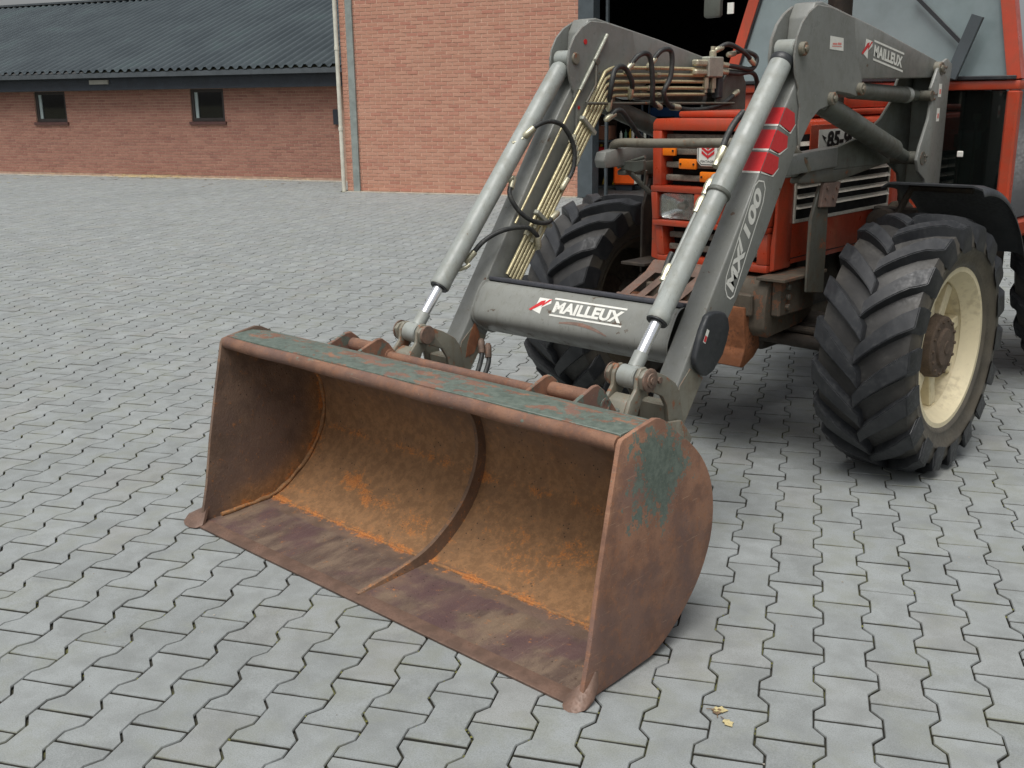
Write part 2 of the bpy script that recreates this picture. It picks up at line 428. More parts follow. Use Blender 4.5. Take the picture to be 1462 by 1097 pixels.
def mk_bucket_out(name, centre=None, rad=0.14, green_bias=0.0, tone=1.0):
    """red-brown mill rust with what is left of a green coat (a fixed patch, torn by noise)"""
    t = NT(name)
    v = t.coord()
    n0 = t.noise(v, 3.0, 5, 0.6)
    n1 = t.noise(v, 8, 6, 0.65)
    n2 = t.noise(v, 42, 7, 0.7)
    n3 = t.noise(v, 160, 4, 0.65)
    c = t.mix(t.ramp(n1, 0.38, 0.62), srgb(124, 92, 76), srgb(154, 115, 92))
    c = t.mix(t.ramp(n0, 0.46, 0.62, 0, 0.6), c, srgb(118, 96, 90))
    c = t.mix(t.ramp(n2, 0.52, 0.64, 0, 0.4), c, srgb(162, 110, 76))
    c = t.mix(t.ramp(n3, 0.58, 0.66, 0, 0.4), c, srgb(88, 64, 52))
    sc = t.noise(t.mapping(v, (6, 8, 120), (0, 0, 0), (0.5, 0.0, 0.0)), 1.0, 4, 0.7)
    c = t.mix(t.ramp(sc, 0.62, 0.67, 0, 0.4), c, srgb(178, 150, 124))
    green = t.mix(t.ramp(n2, 0.36, 0.64), srgb(80, 92, 84), srgb(102, 113, 104))
    if centre is not None:
        vm = t.n('VectorMath'); vm.operation = 'DISTANCE'
        t.l(v, vm.inputs[0]); vm.inputs[1].default_value = centre
        d = vm.outputs['Value']
        f = t.math('ADD', t.math('MULTIPLY', t.math('SUBTRACT', 1.0, t.math('DIVIDE', d, rad)), 0.30), t.math('MULTIPLY', t.math('SUBTRACT', t.math('ADD', t.math('MULTIPLY', n1, .5), t.math('MULTIPLY', n2, .5)), 0.50), 1.6))
        gf = t.ramp(t.math('ADD', f, t.math('MULTIPLY', t.math('SUBTRACT', n3, 0.5), 0.25)), 0.0, 0.02)
    else:
        gf = t.ramp(t.math('ADD', t.math('MULTIPLY', t.noise(t.mapping(v, (1, 2.6, 2.6)), 7, 5, .62), .65), t.math('MULTIPLY', n2, .35)), 0.55 - green_bias, 0.575 - green_bias)
    c = t.mix(gf, t.mix(1.0, c, (tone, tone * 0.985, tone * 0.97, 1), 'MULTIPLY'), green)
    c = t.mix(t.ramp(t.noise(v, 210, 2), 0.70, 0.76, 0, 0.5), c, srgb(190, 178, 150))
    t.col(c)
    t.rough(t.ramp(gf, 0, 1, 0.78, 0.5))
    t.bump(t.math('ADD', n2, t.math('MULTIPLY', n3, 0.6)), 0.25, 0.005)
    return t.m
MAT['bside'] = mk_bucket_out('bucket_side_rust', (0.99, 0.055, 0.605), 0.135)
MAT['btop'] = mk_bucket_out('bucket_top_green_rust', None, green_bias=0.10, tone=0.8)
MAT['btube'] = mk_bucket_out('bucket_tube_rust', None, green_bias=-0.06, tone=0.74)
MAT['bbrk'] = mk_bucket_out('bucket_bracket_rust', None, green_bias=0.03, tone=0.85)
MAT['bedge'] = plain('worn_cutting_edge', srgb(110, 88, 76), 0.55, 0.2, 0.2, 18, 0.2, srgb(96, 70, 56), 0.6)

# ------------------------------------------------------------------ mesh helpers
class MB:
    """collects faces of one mesh; vertices in world metres"""
    def __init__(self):
        self.v = []; self.f = []; self.at = {}
    def add(self, vs, fs, **at):
        o = len(self.v)
        self.v.extend([tuple(p) for p in vs])
        self.f.extend([tuple(i + o for i in f) for f in fs])
        for k, a in at.items():
            L = self.at.setdefault(k, [])
            L.extend([0.0] * (o - len(L)))
            L.extend(a)
        return self
    def bm(self, b):
        b.verts.ensure_lookup_table()
        b.verts.index_update()
        self.add([p.co[:] for p in b.verts], [[q.index for q in f.verts] for f in b.faces])
        b.free()
        return self

def link(name, mesh, parent=None, mat=None):
    o = bpy.data.objects.new(name, mesh)
    COL.objects.link(o)
    if parent is not None:
        o.parent = parent
    if mat is not None and not mesh.materials:
        mesh.materials.append(MAT[mat] if isinstance(mat, str) else mat)
    return o

def origin_of(p):
    v = Vector((0, 0, 0))
    while p is not None:
        v = v + Vector(p.location)
        p = p.parent
    return v

def build(name, mb, mat, parent=None, smooth=35, mesh_only=False):
    off = origin_of(parent)
    me = bpy.data.meshes.new(name)
    me.from_pydata([(x - off.x, y - off.y, z - off.z) for x, y, z in mb.v], [], mb.f)
    for k, a in mb.at.items():
        a = a + [0.0] * (len(mb.v) - len(a))
        at = me.attributes.new(k, 'FLOAT', 'POINT')
        at.data.foreach_set('value', a)
    me.update()
    if smooth:
        me.shade_smooth()
        me.set_sharp_from_angle(angle=R_(smooth))
    me.materials.append(MAT[mat] if isinstance(mat, str) else mat)
    if mesh_only:
        return me
    return link(name, me, parent)

def thing(name, label, cat, loc=(0, 0, 0), group=None):
    o = bpy.data.objects.new(name, None)
    o.empty_display_size = 0.2
    COL.objects.link(o)
    o.location = loc
    o['label'] = label; o['category'] = cat
    if group:
        o['group'] = group
    return o

def tag(o, label, cat, group=None):
    o['label'] = label; o['category'] = cat
    if group:
        o['group'] = group
    return o

def box(x0, x1, y0, y1, z0, z1, bev=0.0, seg=1):
    b = bmesh.new()
    bmesh.ops.create_cube(b, size=1)
    for p in b.verts:
        p.co = ((x0 + x1) / 2 + p.co.x * (x1 - x0), (y0 + y1) / 2 + p.co.y * (y1 - y0), (z0 + z1) / 2 + p.co.z * (z1 - z0))
    if bev:
        bmesh.ops.bevel(b, geom=list(b.edges), offset=bev, segments=seg, affect='EDGES', profile=0.5)
    return b

def prism(poly, x0, x1, bev=0.0, seg=2, axis='X'):
    """polygon in the plane across `axis`, extruded along it"""
    b = bmesh.new()
    def P(a, c, h):
        return {'X': (h, a, c), 'Y': (a, h, c), 'Z': (a, c, h)}[axis]
    vs = [b.verts.new(P(a, c, x0)) for a, c in poly]
    f = b.faces.new(vs)
    r = bmesh.ops.extrude_face_region(b, geom=[f])
    for e in r['geom']:
        if isinstance(e, bmesh.types.BMVert):
            i = {'X': 0, 'Y': 1, 'Z': 2}[axis]
            e.co[i] = x1
    bmesh.ops.recalc_face_normals(b, faces=list(b.faces))
    if bev:
        es = [e for e in b.edges if len(e.link_faces) == 2 and e.calc_face_angle(0) > R_(25)]
        bmesh.ops.bevel(b, geom=es, offset=bev, segments=seg, affect='EDGES', profile=0.5, clamp_overlap=True)
    return b

def catmull(pts, n=8):
    pts = [Vector(p) for p in pts]
    P = [pts[0] * 2 - pts[1]] + pts + [pts[-1] * 2 - pts[-2]]
    out = []
    for i in range(1, len(P) - 2):
        a, b, c, d = P[i - 1], P[i], P[i + 1], P[i + 2]
        for k in range(n):
            t = k / n
            out.append(0.5 * ((2 * b) + (c - a) * t + (2 * a - 5 * b + 4 * c - d) * t * t + (3 * b - a - 3 * c + d) * t ** 3))
    out.append(pts[-1])
    return out

def tube(mb, path, r, n=10, caps=True):
    path = [Vector(p) for p in path]
    rs = r if isinstance(r, (list, tuple)) else [r] * len(path)
    t0 = (path[1] - path[0]).normalized()
    up_ = Vector((0, 0, 1)) if abs(t0.z) < 0.9 else Vector((1, 0, 0))
    nx = t0.cross(up_).normalized()
    vs = []; fs = []
    for i, p in enumerate(path):
        t = (path[min(i + 1, len(path) - 1)] - path[max(i - 1, 0)]).normalized()
        nx = (nx - t * nx.dot(t)).normalized()
        ny = t.cross(nx)
        for k in range(n):
            a = 2 * math.pi * k / n
            vs.append(p + (nx * math.cos(a) + ny * math.sin(a)) * rs[i])
    for i in range(len(path) - 1):
        for k in range(n):
            fs.append((i * n + k, i * n + (k + 1) % n, (i + 1) * n + (k + 1) % n, (i + 1) * n + k))
    if caps:
        fs.append(tuple(range(n))[::-1])
        fs.append(tuple(range((len(path) - 1) * n, len(path) * n)))
    mb.add(vs, fs)
    return mb

def lathe(mb, p0, p1, prof, n=24, cap=True, attr=None):
    """prof: (s, r) with s measured from p0 towards p1 in metres"""
    p0 = Vector(p0); ax = (Vector(p1) - p0).normalized()
    u = ax.cross(Vector((0, 0, 1)))
    if u.length < 1e-3:
        u = Vector((1, 0, 0))
    u.normalize(); w = ax.cross(u)
    vs = []; fs = []; at = []
    for j, (s, r) in enumerate(prof):
        for k in range(n):
            a = 2 * math.pi * k / n
            vs.append(p0 + ax * s + (u * math.cos(a) + w * math.sin(a)) * r)
            at.append(attr[j] if attr else 0.0)
    for i in range(len(prof) - 1):
        for k in range(n):
            fs.append((i * n + k, i * n + (k + 1) % n, (i + 1) * n + (k + 1) % n, (i + 1) * n + k))
    if cap:
        fs.append(tuple(range(n))[::-1])
        fs.append(tuple(range((len(prof) - 1) * n, len(prof) * n)))
    if attr:
        mb.add(vs, fs, dust=at)
    else:
        mb.add(vs, fs)
    return mb

def cyl(p0, p1, r, n=20, ch=0.0):
    mb = MB()
    L = (Vector(p1) - Vector(p0)).length
    if ch:
        return lathe(mb, p0, p1, [(0, r - ch), (ch, r), (L - ch, r), (L, r - ch)], n)
    return lathe(mb, p0, p1, [(0, r), (L, r)], n)

def quad_sheet(mb, pts):
    mb.add(pts, [tuple(range(len(pts)))])
    return mb

FONT_CACHE = {}
def text_mesh(txt, offset=0.0, shear=0.0, spacing=1.0, cuts=0):
    """flat mesh of a word, normalised to a 0..1 box"""
    cu = bpy.data.curves.new('lettering', 'FONT')
    cu.body = txt; cu.size = 1.0; cu.offset = offset; cu.shear = shear; cu.space_character = spacing
    cu.resolution_u = 4
    ob = bpy.data.objects.new('lettering_tmp', cu)
    COL.objects.link(ob)
    dg = bpy.context.evaluated_depsgraph_get()
    dg.update()
    me = bpy.data.meshes.new_from_object(ob.evaluated_get(dg))
    vs = [tuple(p.co) for p in me.vertices]
    fs = [tuple(p.vertices) for p in me.polygons]
    bpy.data.objects.remove(ob); bpy.data.curves.remove(cu); bpy.data.meshes.remove(me)
    xs = [p[0] for p in vs]; ys = [p[1] for p in vs]
    x0, x1, y0, y1 = min(xs), max(xs), min(ys), max(ys)
    vs = [((p[0] - x0) / (x1 - x0), (p[1] - y0) / (y1 - y0)) for p in vs]
    if cuts:
        b = bmesh.new()
        bv = [b.verts.new((p[0], p[1], 0)) for p in vs]
        for f in fs:
            try:
                b.faces.new([bv[i] for i in f])
            except ValueError:
                pass
        for k in range(1, cuts):
            bmesh.ops.bisect_plane(b, geom=list(b.verts) + list(b.edges) + list(b.faces), plane_co=(0, k / cuts, 0), plane_no=(0, 1, 0), dist=1e-6)
        b.verts.index_update()
        vs = [(p.co.x, p.co.y) for p in b.verts]; fs = [tuple(q.index for q in f.verts) for f in b.faces]
        b.free()
    return vs, fs

def put_text(mb, txt, fn, **kw):
    vs, fs = text_mesh(txt, **kw)
    mb.add([fn(u, w) for u, w in vs], fs)
    return mb

# ================================================================== THE GROUND
def project(p):
    d = Vector(p) - CAM
    z = -d.dot(back)
    return (d.dot(right) / z * 1507.25 + 731, -d.dot(up) / z * 1507.25 + 548.5, z) if z > 0.05 else None

WA = R_(20.0)                                   # the buildings stand 20 degrees off the tractor
WD = Vector((math.cos(WA), math.sin(WA), 0))    # along the walls
WN = Vector((-math.sin(WA), math.cos(WA), 0))   # into the buildings
HALL = Vector((-13.061, 10.422, 0))             # corner of the tall hall
SHED = Vector((-15.139, 11.936, 0))             # right end of the low shed wall

mb = MB(); quad_sheet(mb, [(-300, -300, -0.013), (300, -300, -0.013), (300, 300, -0.013), (-300, 300, -0.013)])
ground = build('paved_yard', mb, 'bed', None, 0)
ground['kind'] = 'structure'

PO = Vector((1.75953, -0.56773, 0)); PA = R_(27.42616)
PC = Vector((math.cos(PA), math.sin(PA), 0)); PU = Vector((-math.sin(PA), math.cos(PA), 0))
UL, VL = 0.24141, 0.15103
def paver_outline(gap, inset=0.0):
    L = UL / 2 - gap * 2.7 - inset
    hw = VL * 0.5 * 1.20 - gap - inset
    ww = VL * 0.5 * 0.80 - gap - inset
    a, b = UL * 0.345 - inset * 0.5, UL * 0.185 - inset * 0.3
    half = [(hw, -L), (hw, -a), (ww, -b), (ww, b), (hw, a), (hw, L)]
    return half + [(-x, y) for x, y in half[::-1]]
O1 = paver_outline(0.0016); O2 = paver_outline(0.0016, 0.0026)
def paver_geo(deep=True):
    vs = []; rim = []
    if deep:
        vs += [(x, y, -0.016) for x, y in O1]; rim += [2.0] * 12
    vs += [(x, y, -0.0050) for x, y in O1]; rim += [1.5 if i in (0, 5, 6, 11) else 1.08 for i in range(12)]
    vs += [(x, y, 0.0) for x, y in O2]; rim += [0.25] * 12
    fs = []
    for ring in range(2 if deep else 1):
        for k in range(12):
            fs.append((ring * 12 + k, ring * 12 + (k + 1) % 12, (ring + 1) * 12 + (k + 1) % 12, (ring + 1) * 12 + k))
    t = (2 if deep else 1) * 12
    # top: three convex quads/strips so that shading stays clean
    i = [t + k for k in range(12)]
    fs += [(i[0], i[1], i[10], i[11]), (i[1], i[2], i[9], i[10]), (i[2], i[3], i[8], i[9]), (i[3], i[4], i[7], i[8]), (i[4], i[5], i[6], i[7])]
    return vs, fs, rim

cells = []
for c in range(-170, 60):
    for r in range(-30, 110):
        u = r + (0.5 if c % 2 else 0.0) + 0.5
        p = PO + PC * (c * VL) + PU * (u * UL)
        q = project(p)
        if q is None:
            continue
        x, y, z = q
        if not (-260 < x < 1760 and y < 1330) or z > 34:
            continue
        if (p - HALL).dot(WN) > -0.10 and (p - HALL).dot(WD) > -0.12:
            continue
        if (p - SHED).dot(WN) > -0.22:
            continue
        cells.append((z, p, x, y))
cells.sort(key=lambda k: k[0])
vs, fs, rim = paver_geo(True)
def small_frame(x, y):
    return -20 < x < 1482 and y < 1120
shown = [c for c in cells if small_frame(c[2], c[3])]
first = set(id(c) for c in shown[:300])
pm = bpy.data.meshes.new('paver')
pm.from_pydata(vs, [], fs)
a = pm.attributes.new('rim', 'FLOAT', 'POINT'); a.data.foreach_set('value', rim)
pm.materials.append(MAT['paver']); pm.update()
rest = MB()
vs2, fs2, rim2 = paver_geo(False)
bigv = []; bigf = []; bigr = []; bigrim = []
for cell in cells:
    z, p, x, y = cell
    hz = rng.normal(0, 0.0008); tx, ty = rng.normal(0, 0.0026, 2); rz = rng.normal(0, 0.006)
    if id(cell) in first:
        o = bpy.data.objects.new('paver', pm)
        COL.objects.link(o)
        o.parent = ground
        o.location = (p.x, p.y, hz)
        o.rotation_euler = (tx, ty, PA + rz)
    else:
        near = z < 9
        V_, F_, M_ = (vs, fs, rim) if near else (vs2, fs2, rim2)
        ca, sa = math.cos(PA + rz), math.sin(PA + rz)
        base = len(bigv)
        rr = rng.random()
        for (vx, vy, vz), e in zip(V_, M_):
            bigv.append((p.x + vx * ca - vy * sa, p.y + vx * sa + vy * ca, vz + hz + vx * ty + vy * tx))
            bigr.append(rr); bigrim.append(e)
        bigf.extend([tuple(i + base for i in f) for f in F_])
rest.v = bigv; rest.f = bigf; rest.at = {'rnd': bigr, 'rim': bigrim}
po = build('paving_stones', rest, 'paver', ground, 0)
po['kind'] = 'stuff'

# ================================================================== BUILDINGS
def wpt(A, t, d, z):
    """point of a building: t along the wall, d into it, z up"""
    return A + WD * t + WN * d + Vector((0, 0, z))

def wbox(mb, A, t0, t1, d0, d1, z0, z1):
    c = [wpt(A, t, d, z) for z in (z0, z1) for d in (d0, d1) for t in (t0, t1)]
    mb.add(c, [(0, 1, 3, 2)[::-1], (4, 5, 7, 6), (0, 1, 5, 4), (2, 3, 7, 6)[::-1], (0, 2, 6, 4)[::-1], (1, 3, 7, 5)])
    return mb

def brickwork(parent, A, t0, t1, z0, z1, holes, mat, ntop=300, course=0.0634, length=0.222, joint=0.010, proud=0.007):
    """running bond of real bricks standing proud of the mortar bed; the largest in view are objects of their own"""
    items = []
    nrow = int((z1 - z0) / course)
    for j in range(nrow):
        zb = z0 + j * course
        s = t0 - (length / 2 if j % 2 else 0)
        while s < t1:
            a, b = max(s, t0), min(s + length - joint, t1)
            s += length
            if b - a < 0.03:
                continue
            segs = [(a, b)]
            for (h0, h1, g0, g1) in holes:
                if zb + course * 0.5 > g0 and zb + course * 0.5 < g1:
                    ns = []
                    for (p, q) in segs:
                        if q <= h0 or p >= h1:
                            ns.append((p, q)); continue
                        if p < h0 - 0.02:
                            ns.append((p, h0))
                        if q > h1 + 0.02:
                            ns.append((h1, q))
                    segs = ns
            for (p, q) in segs:
                items.append((p, q, zb + joint / 2, zb + course - joint / 2))
    full = length - joint
    def key(it):
        return (wpt(A, (it[0] + it[1]) / 2, 0, it[2]) - CAM).length
    def inview(it):
        q = project(wpt(A, (it[0] + it[1]) / 2, 0, it[2]))
        return q and 80 < q[0] < 1400 and -5 < q[1] < 1100 and abs(it[1] - it[0] - full) < 1e-4
    cand = sorted([it for it in items if inview(it)], key=key)[:ntop]
    chosen = set(cand)
    hh = course - joint
    off = origin_of(parent)
    me = bpy.data.meshes.new('brick')
    L2, H2 = full / 2, hh / 2; e = 0.003
    V = []
    for (sx, sz) in ((-1, -1), (1, -1), (1, 1), (-1, 1)):
        q = WD * (sx * L2) + Vector((0, 0, sz * H2)); V.append(q + WN * 0.004)
    for (sx, sz) in ((-1, -1), (1, -1), (1, 1), (-1, 1)):
        q = WD * (sx * (L2 - e)) + Vector((0, 0, sz * (H2 - e))); V.append(q - WN * proud)
    F = [(4, 5, 6, 7)] + [(k, (k + 1) % 4, 4 + (k + 1) % 4, 4 + k) for k in range(4)]
    me.from_pydata([tuple(q) for q in V], [], F); me.update()
    me.materials.append(MAT[mat])
    big = MB(); at = []
    for it in items:
        p, q, za, zb = it
        jit = rng.normal(0, 0.0012)
        if it in chosen:
            o = bpy.data.objects.new('brick', me); COL.objects.link(o); o.parent = parent
            o.location = wpt(A, (p + q) / 2, jit, (za + zb) / 2) - off
        else:
            V2 = []
            for (tt, zz) in ((p, za), (q, za), (q, zb), (p, zb)):
                V2.append(wpt(A, tt, 0.004, zz))
            for (tt, zz) in ((p + e, za + e), (q - e, za + e), (q - e, zb - e), (p + e, zb - e)):
                V2.append(wpt(A, tt, -proud + jit, zz))
            big.add(V2, F)
            at += [random.random()] * 8
    big.at['rnd'] = at
    o = build('brickwork', big, mat, parent, 0)
    o['kind'] = 'stuff'

# ---- low shed with the corrugated roof
shed = thing('brick_shed', 'low red brick shed with a dark grey corrugated roof and small square windows', 'shed', tuple(SHED))
SW = [(-3.74, -2.85), (-8.25, -7.30), (-12.8, -11.9)]      # windows along the wall
T0, T1 = -16.0, 3.0
holes = [(a, b, 1.20, 1.90) for a, b in SW]
mb = MB()
ts = [T0] + [x for ab in sorted(SW) for x in ab] + [T1]
for i in range(0, len(ts) - 1):
    if i % 2 == 0:
        wbox(mb, SHED, ts[i], ts[i + 1], 0, 0.25, 0, 2.2)
    else:
        wbox(mb, SHED, ts[i], ts[i + 1], 0, 0.25, 0, 1.20)
        wbox(mb, SHED, ts[i], ts[i + 1], 0, 0.25, 1.90, 2.2)
wbox(mb, SHED, T0, T1, 9.4, 9.6, 0, 2.2)
wbox(mb, SHED, T0, T0 + 0.2, 0.25, 9.4, 0, 2.2)
wbox(mb, SHED, T1 - 0.2, T1, 0.25, 9.4, 0, 2.2)
build('wall', mb, 'mortar2', shed, 0)
brickwork(shed, SHED, T0, -0.0, 0.06, 1.96, holes, 'brick2')
for a, b in SW:
    mb = MB()
    wbox(mb, SHED, a, a + 0.07, 0.03, 0.12, 1.22, 1.90); wbox(mb, SHED, b - 0.07, b, 0.03, 0.12, 1.22, 1.90)
    wbox(mb, SHED, a + 0.07, b - 0.07, 0.03, 0.12, 1.22, 1.29); wbox(mb, SHED, a + 0.07, b - 0.07, 0.03, 0.12, 1.83, 1.90)
    w = build('window', mb, 'frame', shed, 0)
    mb = MB(); wbox(mb, SHED, a + 0.07, b - 0.07, 0.085, 0.095, 1.29, 1.83); build('pane', mb, 'winglass', w, 0)
    mb = MB(); wbox(mb, SHED, a + 0.072, a + 0.15, 0.06, 0.084, 1.29, 1.83); build('blind', mb, 'frame_pale', w, 0)
    mb = MB(); wbox(mb, SHED, a - 0.04, b + 0.04, -0.05, 0.12, 1.155, 1.215); build('sill', mb, 'sill', w, 0)
# roof: corrugated sheets, one object a sheet
EZ, RUN, SL = 2.31, 5.05, math.tan(R_(20.2))
PITCH = 0.225
def roof_sheet(t0, nw):
    mb = MB()
    n = nw * 8 + 1
    for lay in (0, 1):
        rows = []
        for k, d in enumerate((-0.42, RUN)):
            for i in range(n):
                t = t0 + i * PITCH / 8
                h = 0.040 * max(-0.75, min(0.75, 1.3 * math.cos(2 * math.pi * i / 8))) + (0.0 if lay == 0 else -0.008)
                rows.append(wpt(SHED, t, d, EZ + (d + 0.42) * SL + h))
        f = [(i, i + 1, n + i + 1, n + i) for i in range(n - 1)]
        mb.add(rows, f if lay == 0 else [q[::-1] for q in f])
    return mb
t = T0
while t < T1 - 0.5:
    build('roof_sheet', roof_sheet(t, 5), 'roof', shed, 60)
    t += PITCH * 5
mb = MB()
zt = EZ + (RUN + 0.42) * SL
wbox(mb, SHED, T0, T1, RUN - 0.12, RUN + 0.12, zt + 0.02, zt + 0.07)
build('ridge_cap', mb, 'gutter', shed, 0)
mb = MB()
c = [wpt(SHED, tt, d, z) for tt in (T0, T1) for d, z in ((RUN, zt - 0.02), (2 * RUN + 0.42, EZ - 0.02))]
mb.add(c, [(0, 1, 3, 2)]); build('rear_slope', mb, 'roof', shed, 0)
mb = MB(); wbox(mb, SHED, T0, T1, -0.40, -0.36, 2.22, 2.275); wbox(mb, SHED, T0, T1, -0.52, -0.40, 2.165, 2.255)
build('gutter', mb, 'gutter', shed, 0)
mb = MB(); wbox(mb, SHED, T0, T1, -0.34, -0.02, 1.905, 1.93); wbox(mb, SHED, T0, T1, -0.36, -0.34, 1.905, 2.27)
build('soffit', mb, 'fascia', shed, 0)
mb = MB(); wbox(mb, SHED, -6.15, -5.62, -0.40, -0.361, 2.03, 2.12); build('vent_box', mb, 'lamp', shed, 0)
mb = MB(); wbox(mb, SHED, T0, T1, -0.21, -0.012, -0.012, 0.012); build('plinth_strip', mb, 'concrete', shed, 0)
mb = MB(); wbox(mb, SHED, -0.10, 0.02, -0.07, -0.01, 1.15, 1.45); build('meter_box', mb, 'fascia', shed, 0)

# ---- tall hall with the workshop doorway
hall = thing('brick_hall', 'tall pale red brick hall with an open workshop doorway behind the tractor', 'building', tuple(HALL))
HT = 6.0; D0, D1, DZ = 4.50, 11.2, 4.4; HE = 14.0
mb = MB()
wbox(mb, HALL, 0, D0, 0, 0.3, 0, HT); wbox(mb, HALL, D1, HE, 0, 0.3, 0, HT); wbox(mb, HALL, D0, D1, 0, 0.3, DZ, HT)
wbox(mb, HALL, 0, 0.3, 0.3, 12, 0, HT); wbox(mb, HALL, HE - 0.3, HE, 0.3, 12, 0, HT); wbox(mb, HALL, 0.3, HE - 0.3, 11.7, 12, 0, HT)
build('wall', mb, 'mortar', hall, 0)
brickwork(hall, HALL, 0.0, D0, 0.02, HT - 0.05, [], 'brick')
mb = MB()
wbox(mb, HALL, -0.3, HE + 0.3, -0.3, 12.3, HT, HT + 0.25); build('roof', mb, 'gutter', hall, 0)
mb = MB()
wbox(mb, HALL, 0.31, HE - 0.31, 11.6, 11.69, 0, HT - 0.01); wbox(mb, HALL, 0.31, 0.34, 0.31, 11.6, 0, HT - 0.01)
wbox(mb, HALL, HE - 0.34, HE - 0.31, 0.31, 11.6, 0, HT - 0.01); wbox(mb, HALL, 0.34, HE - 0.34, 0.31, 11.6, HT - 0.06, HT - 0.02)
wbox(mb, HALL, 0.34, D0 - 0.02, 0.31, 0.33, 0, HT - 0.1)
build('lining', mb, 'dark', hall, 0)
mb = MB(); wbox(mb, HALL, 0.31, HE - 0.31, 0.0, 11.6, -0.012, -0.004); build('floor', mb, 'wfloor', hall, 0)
mb = MB()
wbox(mb, HALL, D0, D0 + 0.26, -0.02, 0.31, 0, DZ); wbox(mb, HALL, D1 - 0.26, D1, -0.02, 0.31, 0, DZ); wbox(mb, HALL, D0 + 0.26, D1 - 0.26, -0.02, 0.31, DZ - 0.26, DZ)
build('door_frame', mb, 'jamb', hall, 0)
mb = MB(); wbox(mb, HALL, D0 + 0.36, D0 + 0.40, 0.32, 0.40, 0, DZ)
build('door_rail', mb, 'jamb', hall, 0)
mb = MB()
lathe(mb, wpt(HALL, -0.045, -0.06, 0.0), wpt(HALL, -0.045, -0.06, 5), [(0, 0.038), (1.1, 0.038), (1.1, 0.046), (1.16, 0.046), (1.16, 0.038), (2.5, 0.038), (2.5, 0.046), (2.56, 0.046), (2.56, 0.038), (6.0, 0.038)], 14)
build('downpipe', mb, 'pvc', hall, 40)
mb = MB(); wbox(mb, HALL, 0.155, 0.285, -0.05, -0.009, 0.0, HT); build('expansion_strip', mb, 'zinc', hall, 0)
mb = MB(); wbox(mb, HALL, 0.0, D0, -0.10, -0.008, -0.012, 0.010); build('plinth_strip', mb, 'concrete', hall, 0)

# ---- workshop clutter seen through the doorway
def lbox(parent_name, label, cat, t0, t1, d0, d1, z0, z1, mat, bev=0.012):
    b = box(t0, t1, d0, d1, z0, z1, bev, 1)
    mb = MB(); mb.bm(b)
    A = wpt(HALL, (t0 + t1) / 2, (d0 + d1) / 2, 0)
    mb.v = [tuple(wpt(HALL, x, y, z)) for x, y, z in mb.v]
    th = thing(parent_name, label, cat, (A.x, A.y, z0))
    return th, mb
rack = thing('storage_rack', 'dark metal storage rack with shelves inside the workshop doorway', 'rack', tuple(wpt(HALL, 4.4, 2.2, 0)))
for z in (0.02, 0.42, 0.86, 1.30):
    mb = MB(); wbox(mb, HALL, 3.75, 5.05, 1.95, 2.45, z - 0.03, z); build('shelf', mb, 'jamb' if z < 1 else 'fascia', rack, 0)
for tt in (3.75, 5.02):
    for dd in (1.95, 2.42):
        mb = MB(); wbox(mb, HALL, tt, tt + 0.03, dd, dd + 0.03, 0, 2.0); build('post', mb, 'fascia', rack, 0)
MAT['canred'] = plain('red_can', srgb(196, 40, 40), 0.4, 0, 0.1, 8, 0.03)
MAT['crateorange'] = plain('orange_casing', srgb(240, 96, 30), 0.4, 0, 0.08, 8, 0.02)
MAT['yellow'] = plain('yellow_plastic', srgb(196, 160, 40), 0.5, 0, 0.1, 8, 0.02)
MAT['cardboard'] = plain('cardboard', srgb(136, 92, 70), 0.9, 0, 0.1, 8, 0.05)
MAT['steelblue'] = plain('blue_steel', srgb(36, 74, 120), 0.5, 0, 0.1, 6, 0.03)
MAT['greenp'] = plain('green_plastic', srgb(64, 100, 84), 0.5, 0, 0.1, 8, 0.02)
MAT['bottlew'] = plain('pale_bottle', srgb(206, 208, 196), 0.4, 0, 0.1, 8, 0.0)
for k, tt in enumerate((4.20, 4.48)):
    th = thing('gas_canister', ['red canister at the left end of the workshop shelf', 'red canister beside the guard bar on the workshop shelf'][k], 'canister', tuple(wpt(HALL, tt, 2.15, 0.42)), 'canisters on the workshop shelf')
    mb = MB(); a = wpt(HALL, tt, 2.15, 0.42)
    lathe(mb, a, a + Vector((0, 0, 1)), [(0, 0.10), (0.02, 0.115), (0.24, 0.115), (0.30, 0.07), (0.32, 0.03)], 18); build('body', mb, 'canred', th, 40)
    mb = MB(); lathe(mb, a + Vector((0, 0, .321)), a + Vector((0, 0, 1)), [(0, 0.03), (0.04, 0.03), (0.045, 0.02)], 12); build('cap', mb, 'yellow', th, 40)
th, mb = lbox('cardboard_box', 'brown cardboard box on the upper workshop shelf', 'box', 4.12, 4.42, 2.0, 2.35, 0.862, 1.12, 'cardboard')
build('carton', mb, 'cardboard', th, 0)
mb = MB(); wbox(mb, HALL, 4.25, 4.29, 1.998, 2.352, 1.121, 1.124); build('tape', mb, 'bottlew', th, 0)
